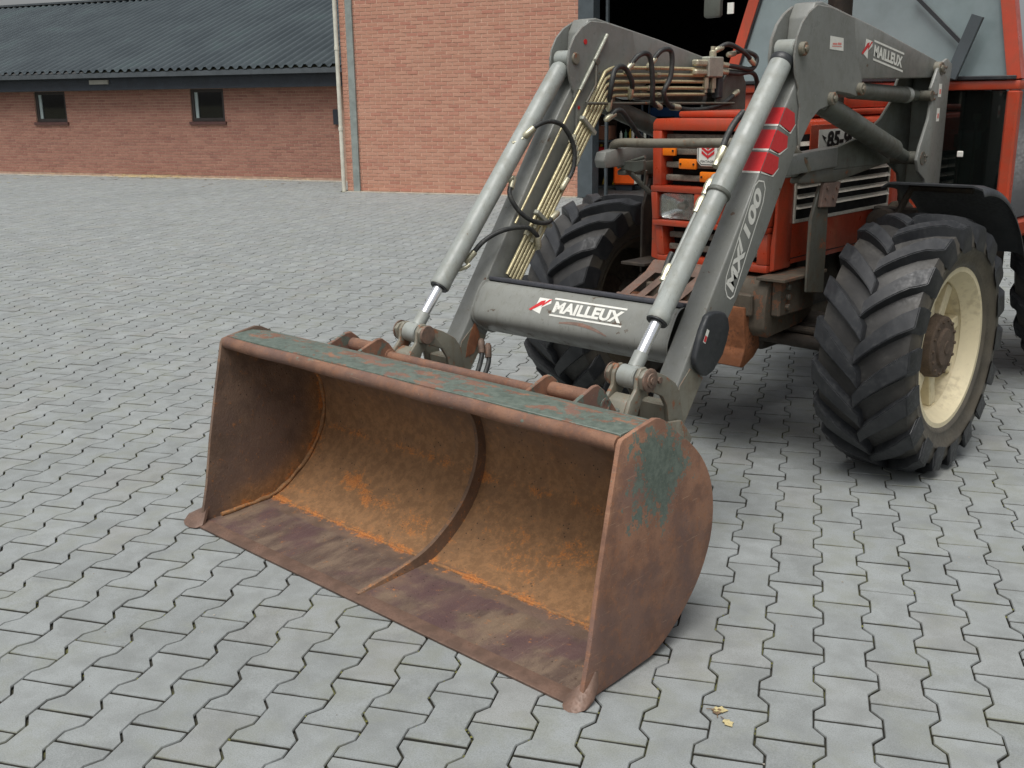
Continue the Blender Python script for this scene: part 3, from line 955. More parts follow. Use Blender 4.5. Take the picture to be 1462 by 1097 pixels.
for k in range(7):
    tt = 4.60 + k * 0.075
    a = wpt(HALL, tt, 2.1 + 0.05 * (k % 3), 0.862); h = 0.16 + 0.05 * ((k * 5) % 4) / 3
    th = thing('bottle', ['leftmost pale bottle in the row on the upper workshop shelf', 'green bottle second in the row on the workshop shelf', 'yellow bottle in the row on the workshop shelf', 'pale bottle right of the yellow bottle on the workshop shelf', 'small red bottle in the row on the workshop shelf', 'green bottle right of the red bottle on the workshop shelf', 'rightmost pale bottle in the row on the workshop shelf'][k], 'bottle', tuple(a), 'bottles on the workshop shelf')
    mb = MB(); lathe(mb, a, a + Vector((0, 0, 1)), [(0, 0.026), (h * 0.7, 0.028), (h * 0.85, 0.012), (h, 0.012)], 12)
    build('body', mb, ['bottlew', 'greenp', 'yellow', 'bottlew', 'canred', 'greenp', 'bottlew'][k], th, 40)
    mb = MB(); lathe(mb, a + Vector((0, 0, h + .001)), a + Vector((0, 0, 2)), [(0, 0.014), (0.02, 0.014)], 10)
    build('cap', mb, 'fascia', th, 40)
th, mb = lbox('green_crate', 'green plastic crate on the middle workshop shelf', 'crate', 4.68, 5.0, 2.0, 2.35, 0.422, 0.66, 'greenp')
build('crate_body', mb, 'greenp', th, 0)
mb = MB(); wbox(mb, HALL, 4.67, 5.01, 1.985, 2.365, 0.661, 0.69); build('rim', mb, 'greenp', th, 0)
th, mb = lbox('orange_machine', 'bright orange machine casing low behind the front wheel in the workshop', 'machine', 4.66, 5.05, 1.45, 1.75, 0.10, 0.55, 'crateorange', 0.03)
build('casing', mb, 'crateorange', th, 0)
mb = MB(); wbox(mb, HALL, 4.70, 5.0, 1.50, 1.70, 0.0, 0.10); build('foot', mb, 'fascia', th, 0)
mb = MB(); wbox(mb, HALL, 5.051, 5.10, 1.47, 1.73, 0.12, 0.34); build('side_panel', mb, 'bottlew', th, 0)
for k in range(3):
    tt = 4.06 + k * 0.2
    a = wpt(HALL, tt, 2.1, 0.022)
    th = thing('hand_tool', ['leftmost yellow handled tool on the lowest workshop shelf', 'middle yellow handled tool on the lowest workshop shelf', 'rightmost yellow handled tool on the lowest workshop shelf'][k], 'tool', tuple(a), 'tools on the workshop shelf')
    mb = MB(); tube(mb, [a + Vector((0, 0, .03)), a + Vector((0, 0, .2)) + WD * 0.05], 0.018, 8); build('handle', mb, 'yellow', th, 40)
    mb = MB(); tube(mb, [a + Vector((0, 0, .2)) + WD * 0.05, a + Vector((0, 0, .32)) + WD * 0.08], 0.009, 8); build('shaft', mb, 'alu', th, 40)
beam = thing('blue_gantry', 'blue steel lifting gantry deep inside the dark workshop', 'gantry', tuple(wpt(HALL, 5.6, 5, 0)))
mb = MB(); wbox(mb, HALL, 4.3, 7.4, 4.95, 5.05, 1.22, 1.40); build('beam', mb, 'steelblue', beam, 0)
for tt in (4.86, 7.2):
    mb = MB(); wbox(mb, HALL, tt, tt + 0.1, 4.96, 5.04, 0, 1.22); build('post', mb, 'steelblue', beam, 0)

# ================================================================== TRACTOR
tractor = thing('tractor', 'orange red farm tractor with cab and cream front rims, parked with a front loader', 'tractor', (0, 3.7, 0))
def tp(name, mb, mat, parent=None, smooth=35):
    return build(name, mb, mat, parent or tractor, smooth)

def make_wheel(xc, yc, R, halfw, rim_r, nlug, rim_mat, lug_h=0.044, steer=0.0):
    """rim (part) > tyre, lug, hub, bolt (sub-parts); built about the wheel centre"""
    s = 1 if xc > 0 else -1
    k = R / 0.575
    Rc = R - lug_h
    mb = MB()
    X0, X1 = (0, 0, 0), (1, 0, 0)
    rr = rim_r; w = halfw * 0.84
    prof = [(-w, rr + 0.014), (-w + 0.004, rr - 0.008), (-w * 0.86, rr - 0.022), (-w * 0.6, rr - 0.05), (0.0, rr - 0.055), (w * 0.6, rr - 0.05), (w * 0.86, rr - 0.022), (w - 0.004, rr - 0.008), (w, rr + 0.014), (w + 0.003, rr + 0.014), (w + 0.003, rr - 0.010), (w * 0.86, rr - 0.027), (w * 0.6, rr - 0.056)]
    lathe(mb, X0, X1, prof, 56, cap=False)
    xd = s * w * 0.10
    lathe(mb, X0, X1, [(xd - 0.006, rr - 0.05), (xd - 0.006, 0.13), (xd + 0.006, 0.13), (xd + 0.006, rr - 0.05)], 40, cap=False)
    for a in range(8):
        an = 2 * math.pi * (a + 0.3) / 8
        c, q = math.cos(an), math.sin(an)
        b = box(min(xd, xd + s * 0.075), max(xd, xd + s * 0.075), rr * 0.40, rr - 0.052, -0.028, 0.028, 0.006)
        for p in b.verts:
            y, z = p.co.y, p.co.z
            p.co.y, p.co.z = y * c - z * q, y * q + z * c
        mb.bm(b)
    me = build('wheel', mb, rim_mat, None, 35, mesh_only=True)
    wheel = link('wheel', me, tractor)
    wheel.location = (xc, yc - 3.7, R - 0.012)
    # tyre carcass
    H = Rc
    prof = [(-w, rr + 0.006), (-w * 1.06, rr + 0.022), (-w * 1.085, rr + 0.026), (-w * 1.085, rr + 0.034), (-w * 1.075, rr + 0.038), (-halfw * 0.995, (rr + H) / 2 - 0.004), (-halfw * 1.012, (rr + H) / 2), (-halfw * 1.012, (rr + H) / 2 + 0.006), (-halfw * 1.0, (rr + H) / 2 + 0.010), (-halfw * 1.0, H - 0.055), (-halfw * 0.93, H - 0.022), (-halfw * 0.6, H - 0.006), (0, H)]
    prof = prof + [(-x, r) for x, r in prof[-2::-1]]
    dust = [1, 1, 1, 1, 1, 1, 0.8, 0.8, 1, 0.8, 0.4, 0.25, 0.2]; dust = dust + dust[-2::-1]
    mb = MB(); lathe(mb, X0, X1, prof, 84, cap=False, attr=dust)
    link('tyre', build('tyre', mb, 'tyre', None, 50, mesh_only=True), wheel)
    # lugs: curved bars, outboard end leads upwards on the front of the tyre
    for side in (-1, 1):
        mb = MB(); vs = []; fs = []; du = []
        N = 9
        for i in range(N):
            t = i / (N - 1)
            x = side * (-0.012 + t * (halfw * 1.02 + 0.012))
            ph = 0.36 * (t ** 0.85) * (0.575 / R) ** 0.5
            wd = (0.038 + 0.018 * t) / R
            xb = abs(x) / halfw
            top = R - 0.004 - 0.020 * xb ** 3
            bot = H - 0.03 - 0.035 * xb ** 4
            if t > 0.86:
                top -= 0.012
            for (dp, r) in ((-wd * 1.25, bot), (-wd * 0.85, top), (wd * 0.85, top), (wd * 1.25, bot)):
                p = ph + dp
                vs.append((x, -r * math.cos(p), r * math.sin(p)))
            du += [0.25 * t] * 4
        # shoulder end drops down the side wall
        x = side * halfw * 1.055; p0 = 0.36 * 1.05 * (0.575 / R) ** 0.5
        for (dp, r) in ((-0.062 / R, H - 0.10 * k), (-0.045 / R, R - 0.066), (0.045 / R, R - 0.066), (0.062 / R, H - 0.10 * k)):
            vs.append((x, -r * math.cos(p0 + dp), r * math.sin(p0 + dp)))
        du += [0.5] * 4
        for i in range(N):
            for q in range(3):
                fs.append((i * 4 + q, i * 4 + q + 1, i * 4 + q + 5, i * 4 + q + 4))
        fs.append((0, 1, 2, 3)); fs.append((N * 4 + 3, N * 4 + 2, N * 4 + 1, N * 4))
        if side > 0:
            fs = [f[::-1] for f in fs]
        b = bmesh.new()
        bv = [b.verts.new(p) for p in vs]
        for f in fs:
            b.faces.new([bv[i] for i in f])
        bmesh.ops.recalc_face_normals(b, faces=list(b.faces))
        es = [e for e in b.edges if len(e.link_faces) == 2 and e.calc_face_angle(0) > R_(30)]
        bmesh.ops.bevel(b, geom=es, offset=0.006, segments=2, affect='EDGES', clamp_overlap=True)
        mb.bm(b)
        me = build('lug', mb, 'tyre', None, 50, mesh_only=True)
        for i in range(nlug):
            o = bpy.data.objects.new('lug', me); COL.objects.link(o); o.parent = wheel
            o.rotation_euler = (-2 * math.pi * (i + (0.5 if side > 0 else 0.0)) / nlug + 0.11, 0, 0)
    # hub with a ring of bolts
    mb = MB()
    hx = s * w * 0.10
    lathe(mb, (hx, 0, 0), (hx + s, 0, 0), [(0.0, 0.150 * k ** .5), (0.05, 0.150 * k ** .5), (0.055, 0.142), (0.115, 0.136), (0.122, 0.128), (0.124, 0.085), (0.136, 0.080), (0.138, 0.03), (0.142, 0.028), (0.143, 0.001)], 36)
    link('hub', build('hub', mb, 'hub', None, 35, mesh_only=True), wheel)
    mb = MB(); lathe(mb, (0, 0, 0), (s, 0, 0), [(0, 0.0075), (0.010, 0.0075), (0.012, 0.006)], 6)
    me = build('bolt', mb, 'hub', None, 0, mesh_only=True)
    for i in range(14):
        an = 2 * math.pi * i / 14
        o = bpy.data.objects.new('bolt', me); COL.objects.link(o); o.parent = wheel
        o.location = (hx + s * 0.119, 0.118 * math.cos(an), 0.118 * math.sin(an))
    return wheel

wr = make_wheel(0.81, 2.57, 0.578, 0.205, 0.345, 18, 'cream')
wr['label'] = 'front wheel with cream rim beside the loader mast'
wl = make_wheel(-0.88, 2.57, 0.578, 0.205, 0.345, 18, 'rimdark')
wl['label'] = 'front wheel seen from its inner side behind the cross tube'
make_wheel(0.90, 5.05, 0.84, 0.24, 0.49, 20, 'cream')
make_wheel(-0.90, 5.05, 0.84, 0.24, 0.49, 20, 'cream')

# ---- front axle and castings
mb = MB(); mb.bm(box(-0.58, 0.58, 2.47, 2.64, 0.50, 0.64, 0.02, 2)); mb.bm(box(-0.16, 0.16, 2.42, 2.70, 0.45, 0.68, 0.04, 2))
mb.bm(box(-0.55, 0.55, 2.42, 2.47, 0.585, 0.615, 0.006)); mb.bm(box(-0.5, 0.5, 2.40, 2.44, 0.505, 0.53, 0.006))
tube(mb, [(-0.56, 2.36, 0.60), (0.56, 2.36, 0.60)], 0.019, 10); tube(mb, [(-0.1, 2.34, 0.56), (0.5, 2.34, 0.55)], 0.032, 12)
tp('front_axle', mb, 'axle')
for s in (-1, 1):
    mb = MB(); lathe(mb, (s * 0.56, 2.57, 0.566), (s, 2.57, 0.566), [(0, 0.06), (0.02, 0.115), (0.10, 0.12), (0.2, 0.13)], 22)
    mb.bm(box(min(s * .52, s * .64), max(s * .52, s * .64), 2.45, 2.69, 0.38, 0.75, 0.03, 2))
    tp('steering_knuckle', mb, 'axle')
mb = MB()
mb.bm(prism([(2.08, 0.83), (2.10, 0.86), (2.50, 0.86), (2.50, 0.66), (2.40, 0.62), (2.10, 0.60), (2.06, 0.64), (2.06, 0.76)], -0.30, 0.355, 0.014, 2))
mb.bm(box(0.356, 0.40, 2.10, 2.42, 0.70, 0.86, 0.008)); mb.bm(box(-0.2, 0.2, 2.5, 3.6, 0.55, 0.9, 0.03)); mb.bm(box(-0.27, 0.30, 2.03, 2.058, 0.70, 0.80, 0.008))
tp('front_casting', mb, 'cast')
for k in range(3):
    mb = MB(); lathe(mb, (0.401, 2.16, 0.74 + 0.045 * k), (1, 2.16, 0.74 + 0.045 * k), [(0, 0.014), (0.012, 0.014), (0.015, 0.011)], 6); tp('bolt', mb, 'greyrod', None, 0)
mb = MB()
mb.bm(prism([(2.02, 0.74), (2.055, 0.74), (2.16, 0.60), (2.17, 0.54), (2.12, 0.50), (2.03, 0.465), (2.0, 0.475), (2.04, 0.55), (2.02, 0.66)], 0.02, 0.275, 0.006))
tp('skid_plate', mb, 'skidrust')
# slotted hitch plate in front of the radiator support
mb = MB()
def slotted(mb):
    y0 = 2.0
    tilt = lambda z: y0 + (z - 0.72) * 0.35
    cols = [(-0.40, -0.345), (-0.30, -0.255), (-0.21, -0.165), (-0.12, -0.06), (-0.02, 0.03)]
    def strip(a, b, z0, z1, sk0, sk1):
        vs = []
        for th in (0.0, 0.014):
            for (x, z, k) in ((a, z0, sk0), (b, z0, sk0), (b, z1, sk1), (a, z1, sk1)):
                vs.append((x + k, tilt(z) + th, z))
        mb.add(vs, [(0, 1, 2, 3), (4, 7, 6, 5), (0, 4, 5, 1), (1, 5, 6, 2), (2, 6, 7, 3), (3, 7, 4, 0)])
    strip(-0.42, 0.10, 0.66, 0.735, 0, 0)
    for a, b in cols:
        strip(a, b, 0.735, 0.845, 0.0, 0.12)
    strip(-0.28, 0.15, 0.845, 0.90, 0.0, 0.03)
    return mb
tp('slotted_plate', slotted(mb), 'rustgrey', None, 0)
for x in (-0.36, -0.27):
    mb = MB(); lathe(mb, (x, 1.995, 0.71), (x, 1, 0.71), [(0, 0.016), (0.014, 0.016), (0.018, 0.012)], 6); tp('bolt', mb, 'rustplate', None, 0)
mb = MB(); mb.bm(box(-0.52, -0.30, 2.10, 2.14, 0.60, 0.66, 0.008)); tube(mb, [(-0.55, 2.3, 0.66), (-0.2, 2.25, 0.70)], 0.022, 10); tp('steering_cylinder', mb, 'rustplate')
mb = MB(); mb.bm(box(-0.30, -0.290, 2.20, 2.23, 0.64, 0.86, 0.003)); tp('support_bar', mb, 'greyd')

# ---- hood
def hood_section(x, top, bot, r):
    return [(-x, bot), (x, bot), (x, top - r), (x - r * 0.3, top - r * 0.3), (x - r, top), (-x + r, top), (-x + r * 0.3, top - r * 0.3), (-x, top - r)]
mb = MB(); mb.bm(prism(hood_section(0.328, 1.545, 0.905, 0.05), 2.30, 3.42, 0.006, 2, 'Y')); hood = tp('hood', mb, 'red')
mb = MB(); mb.bm(box(-0.30, 0.30, 2.31, 3.40, 1.5465, 1.575, 0.01, 2)); build('raised_ridge', mb, 'red', hood)
mb = MB(); mb.bm(box(-0.26, 0.26, 2.9, 3.43, 1.577, 1.63, 0.01, 2)); build('rear_bulge', mb, 'red', hood)
# dark radiator space behind the grille
mb = MB(); mb.bm(box(-0.275, 0.275, 2.235, 2.299, 0.90, 1.50)); tp('radiator_screen', mb, 'void', None, 0)
# front surround
mb = MB()
Y0, Y1 = 2.14, 2.299
for poly in ([(-0.325, 1.525), (-0.31, 1.545), (0.31, 1.545), (0.325, 1.525), (0.325, 1.492), (-0.325, 1.492)],
             [(-0.325, 1.4915), (-0.274, 1.4915), (-0.270, 1.2405), (-0.318, 1.2405)], [(0.325, 1.4915), (0.274, 1.4915), (0.270, 1.2405), (0.318, 1.2405)],
             [(-0.300, 1.0545), (-0.258, 1.0545), (-0.243, 0.9155), (-0.285, 0.9155)], [(0.300, 1.0545), (0.258, 1.0545), (0.250, 0.9155), (0.305, 0.9155)],
             [(-0.285, 0.915), (0.305, 0.915), (0.305, 0.880), (-0.280, 0.880)]):
    mb.bm(prism(poly, Y0, Y1, 0.005, 2, 'Y'))
for poly in ([(-0.318, 1.240), (0.318, 1.240), (0.316, 1.212), (-0.316, 1.212)], [(-0.305, 1.083), (0.305, 1.083), (0.300, 1.055), (-0.300, 1.055)],
             [(-0.316, 1.2115), (-0.280, 1.2115), (-0.272, 1.0835), (-0.305, 1.0835)], [(0.316, 1.2115), (0.280, 1.2115), (0.272, 1.0835), (0.305, 1.0835)], [(-0.075, 1.2115), (0.075, 1.2115), (0.075, 1.0835), (-0.075, 1.0835)]):
    mb.bm(prism(poly, 2.122, Y1, 0.005, 2, 'Y'))
# lower corner wrapping round to the side
mb.bm(prism([(0.3055, 0.882), (0.334, 0.895), (0.334, 1.49), (0.3255, 1.49), (0.3195, 1.24), (0.3165, 1.1), (0.3055, 1.0)], 2.16, 2.2985, 0.004, 1, 'Y'))
mb.bm(prism([(-0.286, 0.882), (-0.334, 0.895), (-0.334, 1.49), (-0.3255, 1.49), (-0.319, 1.24), (-0.317, 1.1), (-0.3, 1.0)], 2.16, 2.2985, 0.004, 1, 'Y'))
grille = tp('grille_surround', mb, 'red')
for z in (1.462, 1.396, 1.336, 1.276):
    mb = MB(); mb.bm(box(-0.269, 0.269, 2.175, 2.20, z - 0.014, z + 0.014, 0.005, 2)); build('grille_bar', mb, 'bar', grille)
for z in (1.012, 0.955):
    mb = MB(); mb.bm(box(-0.24, 0.245, 2.175, 2.20, z - 0.014, z + 0.014, 0.005, 2)); build('grille_bar', mb, 'bar', grille)
for (x0, x1, z) in ((-0.295, -0.203, 1.400), (-0.183, -0.088, 1.342), (-0.067, 0.024, 1.287), (0.088, 0.18, 1.342)):
    mb = MB(); mb.bm(box(x0, x1, 2.150, 2.168, z - 0.023, z + 0.023, 0.005, 2)); r = build('reflector', mb, 'amber', grille)
    for x in (x0 + 0.012, x1 - 0.012):
        mb = MB(); lathe(mb, (x, 2.1495, z), (x, 0, z), [(0, 0.005), (0.003, 0.005)], 8); build('screw', mb, 'inkblack', grille, 0)
for s in (-1, 1):
    cx, cz = s * 0.178, 1.147
    def sq(hw, hh, r, n=6):
        out = []
        for (sx, sz, a0) in ((1, 1, 0), (-1, 1, 90), (-1, -1, 180), (1, -1, 270)):
            for i in range(n + 1):
                a = R_(a0 + 90 * i / n)
                out.append((cx + sx * (hw - r) + r * math.cos(a), cz + sz * (hh - r) + r * math.sin(a)))
        return out
    mb = MB(); mb.bm(prism(sq(0.1, 0.062, 0.022), 2.20, 2.235, 0.0, 1, 'Y')); hl = tp('headlight', mb, 'void', grille)
    mb = MB()
    ring0 = sq(0.094, 0.058, 0.02); ring1 = sq(0.05, 0.03, 0.012)
    n = len(ring0)
    mb.add([(x, 2.150, z) for x, z in ring0] + [(x, 2.192, z) for x, z in ring1], [(i, (i + 1) % n, n + (i + 1) % n, n + i) for i in range(n)] + [tuple(range(n, 2 * n))])
    build('reflector_bowl', mb, 'reflector', hl, 60)
    mb = MB(); lathe(mb, (cx, 2.186, cz), (cx, 0, cz), [(0, 0.018), (0.02, 0.016), (0.028, 0.006)], 14); build('bulb', mb, 'barwhite', hl, 60)
    # fluted lens
    mb = MB(); N = 44
    vs = []; fs = []
    for i in range(N + 1):
        x = cx - 0.094 + 0.188 * i / N
        e = max(0.0, 1 - ((x - cx) / 0.094) ** 8)
        for j in range(7):
            z = cz + (-0.058 + 0.116 * j / 6) * (0.72 + 0.28 * e)
            vs.append((x, 2.136 + 0.003 * math.cos(i * math.pi) - 0.012 * e * (1 - ((z - cz) / 0.06) ** 4), z))
    for i in range(N):
        for j in range(6):
            fs.append((i * 7 + j, (i + 1) * 7 + j, (i + 1) * 7 + j + 1, i * 7 + j + 1))
    o2 = len(vs); vs2 = [(x, y + 0.006, z) for x, y, z in vs]
    mb.add(vs + vs2, fs + [tuple(i + o2 for i in f[::-1]) for f in fs]); build('lens', mb, 'lens', hl, 30)
# badge
mb = MB()
def shield(x0, x1, z0, z1, r):
    return [(x0, z0 + r), (x0 + r, z0), (x1 - r, z0), (x1, z0 + r), (x1, z1 - r), (x1 - r, z1), (x0 + r, z1), (x0, z1 - r)]
mb.bm(prism(shield(-0.085, 0.035, 1.335, 1.455, 0.022), 2.150, 2.165, 0.003, 1, 'Y')); badge = tp('badge', mb, 'white', grille)
mb = MB()
def ringplate(mb, A, B, y):
    n = len(A); mb.add([(x, y, z) for x, z in A] + [(x, y, z) for x, z in B], [(i, (i + 1) % n, n + (i + 1) % n, n + i) for i in range(n)])
ringplate(mb, shield(-0.078, 0.028, 1.342, 1.448, 0.018), shield(-0.075, 0.025, 1.345, 1.445, 0.016), 2.1485)
put_text(mb, 'FIATAGRI', lambda u, w: (-0.062 + u * 0.074, 2.1480, 1.352 + w * 0.011), offset=0.01)
build('lettering', mb, 'inkblack', badge, 0)
mb = MB()
for s in (-1, 1):
    for k in range(3):
        z = 1.372 + 0.020 * k
        mb.add([(-0.025 + s * 0.002, 2.1482, z), (-0.025 + s * 0.002, 2.1482, z + 0.012), (-0.025 + s * 0.034, 2.1482, z + 0.034), (-0.025 + s * 0.034, 2.1482, z + 0.020)], [(0, 1, 2, 3)])
mb.add([(-0.027, 2.1479, 1.368), (-0.023, 2.1479, 1.368), (-0.023, 2.1479, 1.44), (-0.027, 2.1479, 1.44)], [(0, 1, 2, 3)])
build('emblem', mb, 'decalred', badge, 0)
# side louvres: both sides
for s in (-1, 1):
    xs = lambda a, b: (min(s * a, s * b), max(s * a, s * b))
    mb = MB(); mb.bm(box(*xs(0.3282, 0.3312), 2.305, 3.28, 1.10, 1.475)); lv = tp('louvre_panel', mb, 'void', hood, 0)
    mb = MB()
    for (y0, y1, z0, z1) in ((2.302, 3.285, 1.088, 1.104), (2.302, 2.318, 1.104, 1.475), (3.272, 3.285, 1.104, 1.30)):
        mb.bm(box(*xs(0.3283, 0.338), y0, y1, z0, z1, 0.002))
    build('louvre_frame', mb, 'barwhite', lv)
    for k in range(7):
        z = 1.150 + 0.046 * k
        mb = MB(); a, b = xs(0.3313, 0.345)
        yy1 = 3.27
        zz = (z, z + 0.018)
        mb.add([(s * 0.3313, 2.319, zz[1]), (s * 0.3313, yy1, zz[1]), (s * 0.346, yy1, zz[0]), (s * 0.346, 2.319, zz[0]), (s * 0.3313, 2.319, zz[0] - .002), (s * 0.3313, yy1, zz[0] - .002)], [(0, 1, 2, 3), (3, 2, 5, 4), (0, 3, 4), (1, 5, 2)])
        build('louvre', mb, 'barwhite', lv, 0)
    # red upper side band with the model number
    mb = MB(); mb.bm(box(*xs(0.347, 0.352), 2.385, 3.29, 1.335, 1.515, 0.002)); band = tp('side_band', mb, 'red', hood)
    mb = MB(); mb.bm(box(*xs(0.3522, 0.354), 2.46, 2.86, 1.398, 1.492)); st = build('number_plate', mb, 'white', band, 0)
mb = MB()
put_text(mb, '85-90', lambda u, w: (0.3556, 2.535 + u * 0.29, 1.408 + w * 0.076), offset=0.045, shear=0.1)
build('lettering', mb, 'inkblack', band, 0)
mb = MB()
mb.add([(0.3552, 2.483, 1.47), (0.3552, 2.53, 1.455), (0.3552, 2.517, 1.448), (0.3552, 2.540, 1.425), (0.3552, 2.50, 1.452)], [(0, 1, 2, 3, 4)]); build('arrow_mark', mb, 'inkblack', band, 0)
# seams in the lower panel
mb = MB(); mb.bm(box(0.3281, 0.3288, 2.305, 3.415, 0.928, 0.933)); tp('panel_seam', mb, 'inkblack', hood, 0)
# exhaust stack
mb = MB(); lathe(mb, (0.255, 2.78, 1.58), (0.255, 2.78, 5), [(0, 0.045), (0.10, 0.045), (0.12, 0.056), (0.95, 0.056), (0.97, 0.04), (1.35, 0.04)], 20); tp('exhaust_stack', mb, 'axle')

# ---- front fender over the near wheel
mb = MB(); vs = []; fs = []
N = 12
for lay in (0, 0.008):
    for i in range(N + 1):
        a = R_(92 - 62 * i / N)
        r = 0.69 - lay
        y, z = 2.62 + r * math.cos(a), 0.575 + r * math.sin(a)
        for x, dz in ((0.60, -0.02), (0.63, 0.0), (1.0, 0.0), (1.04, -0.012), (1.05, -0.035)):
            vs.append((x, y, z + dz))
n1 = (N + 1) * 5
for i in range(N):
    for j in range(4):
        q = (i * 5 + j, i * 5 + j + 1, (i + 1) * 5 + j + 1, (i + 1) * 5 + j)
        fs.append(q[::-1]); fs.append(tuple(k + n1 for k in q))
for j in range(4):
    fs.append((j, j + 1, n1 + j + 1, n1 + j)); 
for i in range(N):
    fs.append((i * 5 + 4, (i + 1) * 5 + 4, n1 + (i + 1) * 5 + 4, n1 + i * 5 + 4))
mb.add(vs, fs); fender = tp('front_fender', mb, 'black', None, 50)
mb = MB(); tube(mb, [(0.58, 2.62, 0.75), (0.60, 2.72, 1.05), (0.68, 2.74, 1.235), (0.95, 2.74, 1.235)], 0.018, 10); build('stay', mb, 'axle', fender)
# engine side below hood, fuel tank and steps
mb = MB(); mb.bm(box(-0.22, 0.22, 2.55, 4.6, 0.62, 0.92, 0.03)); mb.bm(box(-0.3, 0.3, 3.0, 3.5, 0.75, 1.0, 0.04)); mb.bm(box(0.3, 0.62, 3.5, 4.3, 0.55, 0.95, 0.05, 2)); mb.bm(box(-0.62, -0.3, 3.5, 4.3, 0.55, 0.95, 0.05, 2))
lathe(mb, (0.40, 3.05, 1.02), (0.40, 3.4, 1.02), [(0, 0.03), (0.01, 0.075), (0.28, 0.075), (0.29, 0.03)], 20)
tp('engine_block', mb, 'axle')
mb = MB(); lathe(mb, (0.47, 3.22, 1.02), (0.50, 3.22, 1.02), [(0, 0.05), (0.03, 0.05), (0.032, 0.03), (0.05, 0.03)], 18); tp('filter_cap', mb, 'dullred')
mb = MB(); lathe(mb, (0.43, 3.22, 0.98), (0.43, 3.22, 2), [(0, 0.055), (0.12, 0.06), (0.14, 0.04)], 18); tp('oil_filter', mb, 'cast')

# ---- cab
CX = 0.76
mb = MB()
mb.bm(prism([(3.45, 0.95), (3.55, 0.95), (3.55, 1.66), (3.50, 1.66)], -CX, -0.34, 0.01)); mb.bm(prism([(3.47, 1.655), (3.60, 1.655), (3.60, 1.70), (3.47, 1.70)], -CX, CX + 0.10, 0.008))
mb.bm(box(-CX, CX + 0.1, 3.6, 5.0, 0.92, 1.02, 0.02))
mb.bm(box(0.34, 0.40, 3.47, 3.53, 0.95, 1.654, 0.01)); mb.bm(box(CX + 0.04, CX + 0.10, 3.47, 3.53, 0.95, 1.654, 0.01))
cab = tp('cab_frame', mb, 'red')
def bar(p, q, w, h):
    mb = MB(); p, q = Vector(p), Vector(q); t = (q - p).normalized()
    a = t.cross(Vector((0, 1, 0))).normalized() * w; b_ = t.cross(a).normalized() * h
    vs = [p + a + b_, p - a + b_, p - a - b_, p + a - b_, q + a + b_, q - a + b_, q - a - b_, q + a - b_]
    mb.add(vs, [(0, 1, 2, 3), (4, 7, 6, 5), (0, 4, 5, 1), (1, 5, 6, 2), (2, 6, 7, 3), (3, 7, 4, 0)])
    return mb
build('pillar', bar((-0.755, 3.50, 1.70), (-0.53, 3.56, 2.50), 0.032, 0.03), 'red', cab, 0)
build('pillar', bar((0.83, 3.50, 1.70), (0.66, 3.56, 2.50), 0.032, 0.03), 'red', cab, 0)
build('pillar', bar((-0.76, 4.9, 1.0), (-0.62, 4.8, 2.5), 0.04, 0.04), 'red', cab, 0)
build('pillar', bar((0.82, 4.9, 1.0), (0.66, 4.8, 2.5), 0.04, 0.04), 'red', cab, 0)
mb = MB(); mb.bm(box(-0.72, 0.78, 3.42, 5.0, 2.50, 2.64, 0.05, 3)); build('cab_roof', mb, 'red', cab)
def pane(pts, mat, name='pane', th=0.006, par=None):
    mb = MB(); n = len(pts)
    nrm = (Vector(pts[1]) - Vector(pts[0])).cross(Vector(pts[2]) - Vector(pts[0])).normalized() * th
    mb.add([tuple(p) for p in pts] + [tuple(Vector(p) + nrm) for p in pts], [tuple(range(n)), tuple(range(2 * n - 1, n - 1, -1))] + [(i, n + i, n + (i + 1) % n, (i + 1) % n) for i in range(n)])
    return build(name, mb, mat, par or cab, 0)
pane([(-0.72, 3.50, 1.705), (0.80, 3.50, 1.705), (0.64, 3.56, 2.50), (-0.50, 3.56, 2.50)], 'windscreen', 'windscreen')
pane([(0.405, 3.50, 0.96), (0.795, 3.50, 0.96), (0.795, 3.50, 1.65), (0.405, 3.50, 1.65)], 'cabglass')
pane([(0.845, 3.55, 1.03), (0.845, 4.86, 1.03), (0.70, 4.80, 2.48), (0.70, 3.58, 2.48)], 'cabglass', 'door_glass')
pane([(-0.78, 4.86, 1.03), (-0.78, 3.55, 1.03), (-0.60, 3.58, 2.48), (-0.62, 4.80, 2.48)], 'cabglass', 'door_glass')
mb = MB(); mb.bm(box(-0.76, 0.84, 3.455, 3.499, 1.702, 1.722, 0.004)); build('screen_seal', mb, 'black', cab)
mb = MB(); tube(mb, [(-0.715, 3.486, 1.73), (-0.50, 3.545, 2.48)], 0.009, 8); build('screen_seal', mb, 'black', cab)
build('wiper', bar((0.30, 3.49, 2.12), (0.56, 3.475, 1.88), 0.009, 0.006), 'black', cab, 0)
build('slanted_bar', bar((0.545, 3.42, 1.715), (0.645, 3.43, 2.0), 0.028, 0.012), 'jamb', cab, 0)  # plain slanted grey bar in front of the windscreen
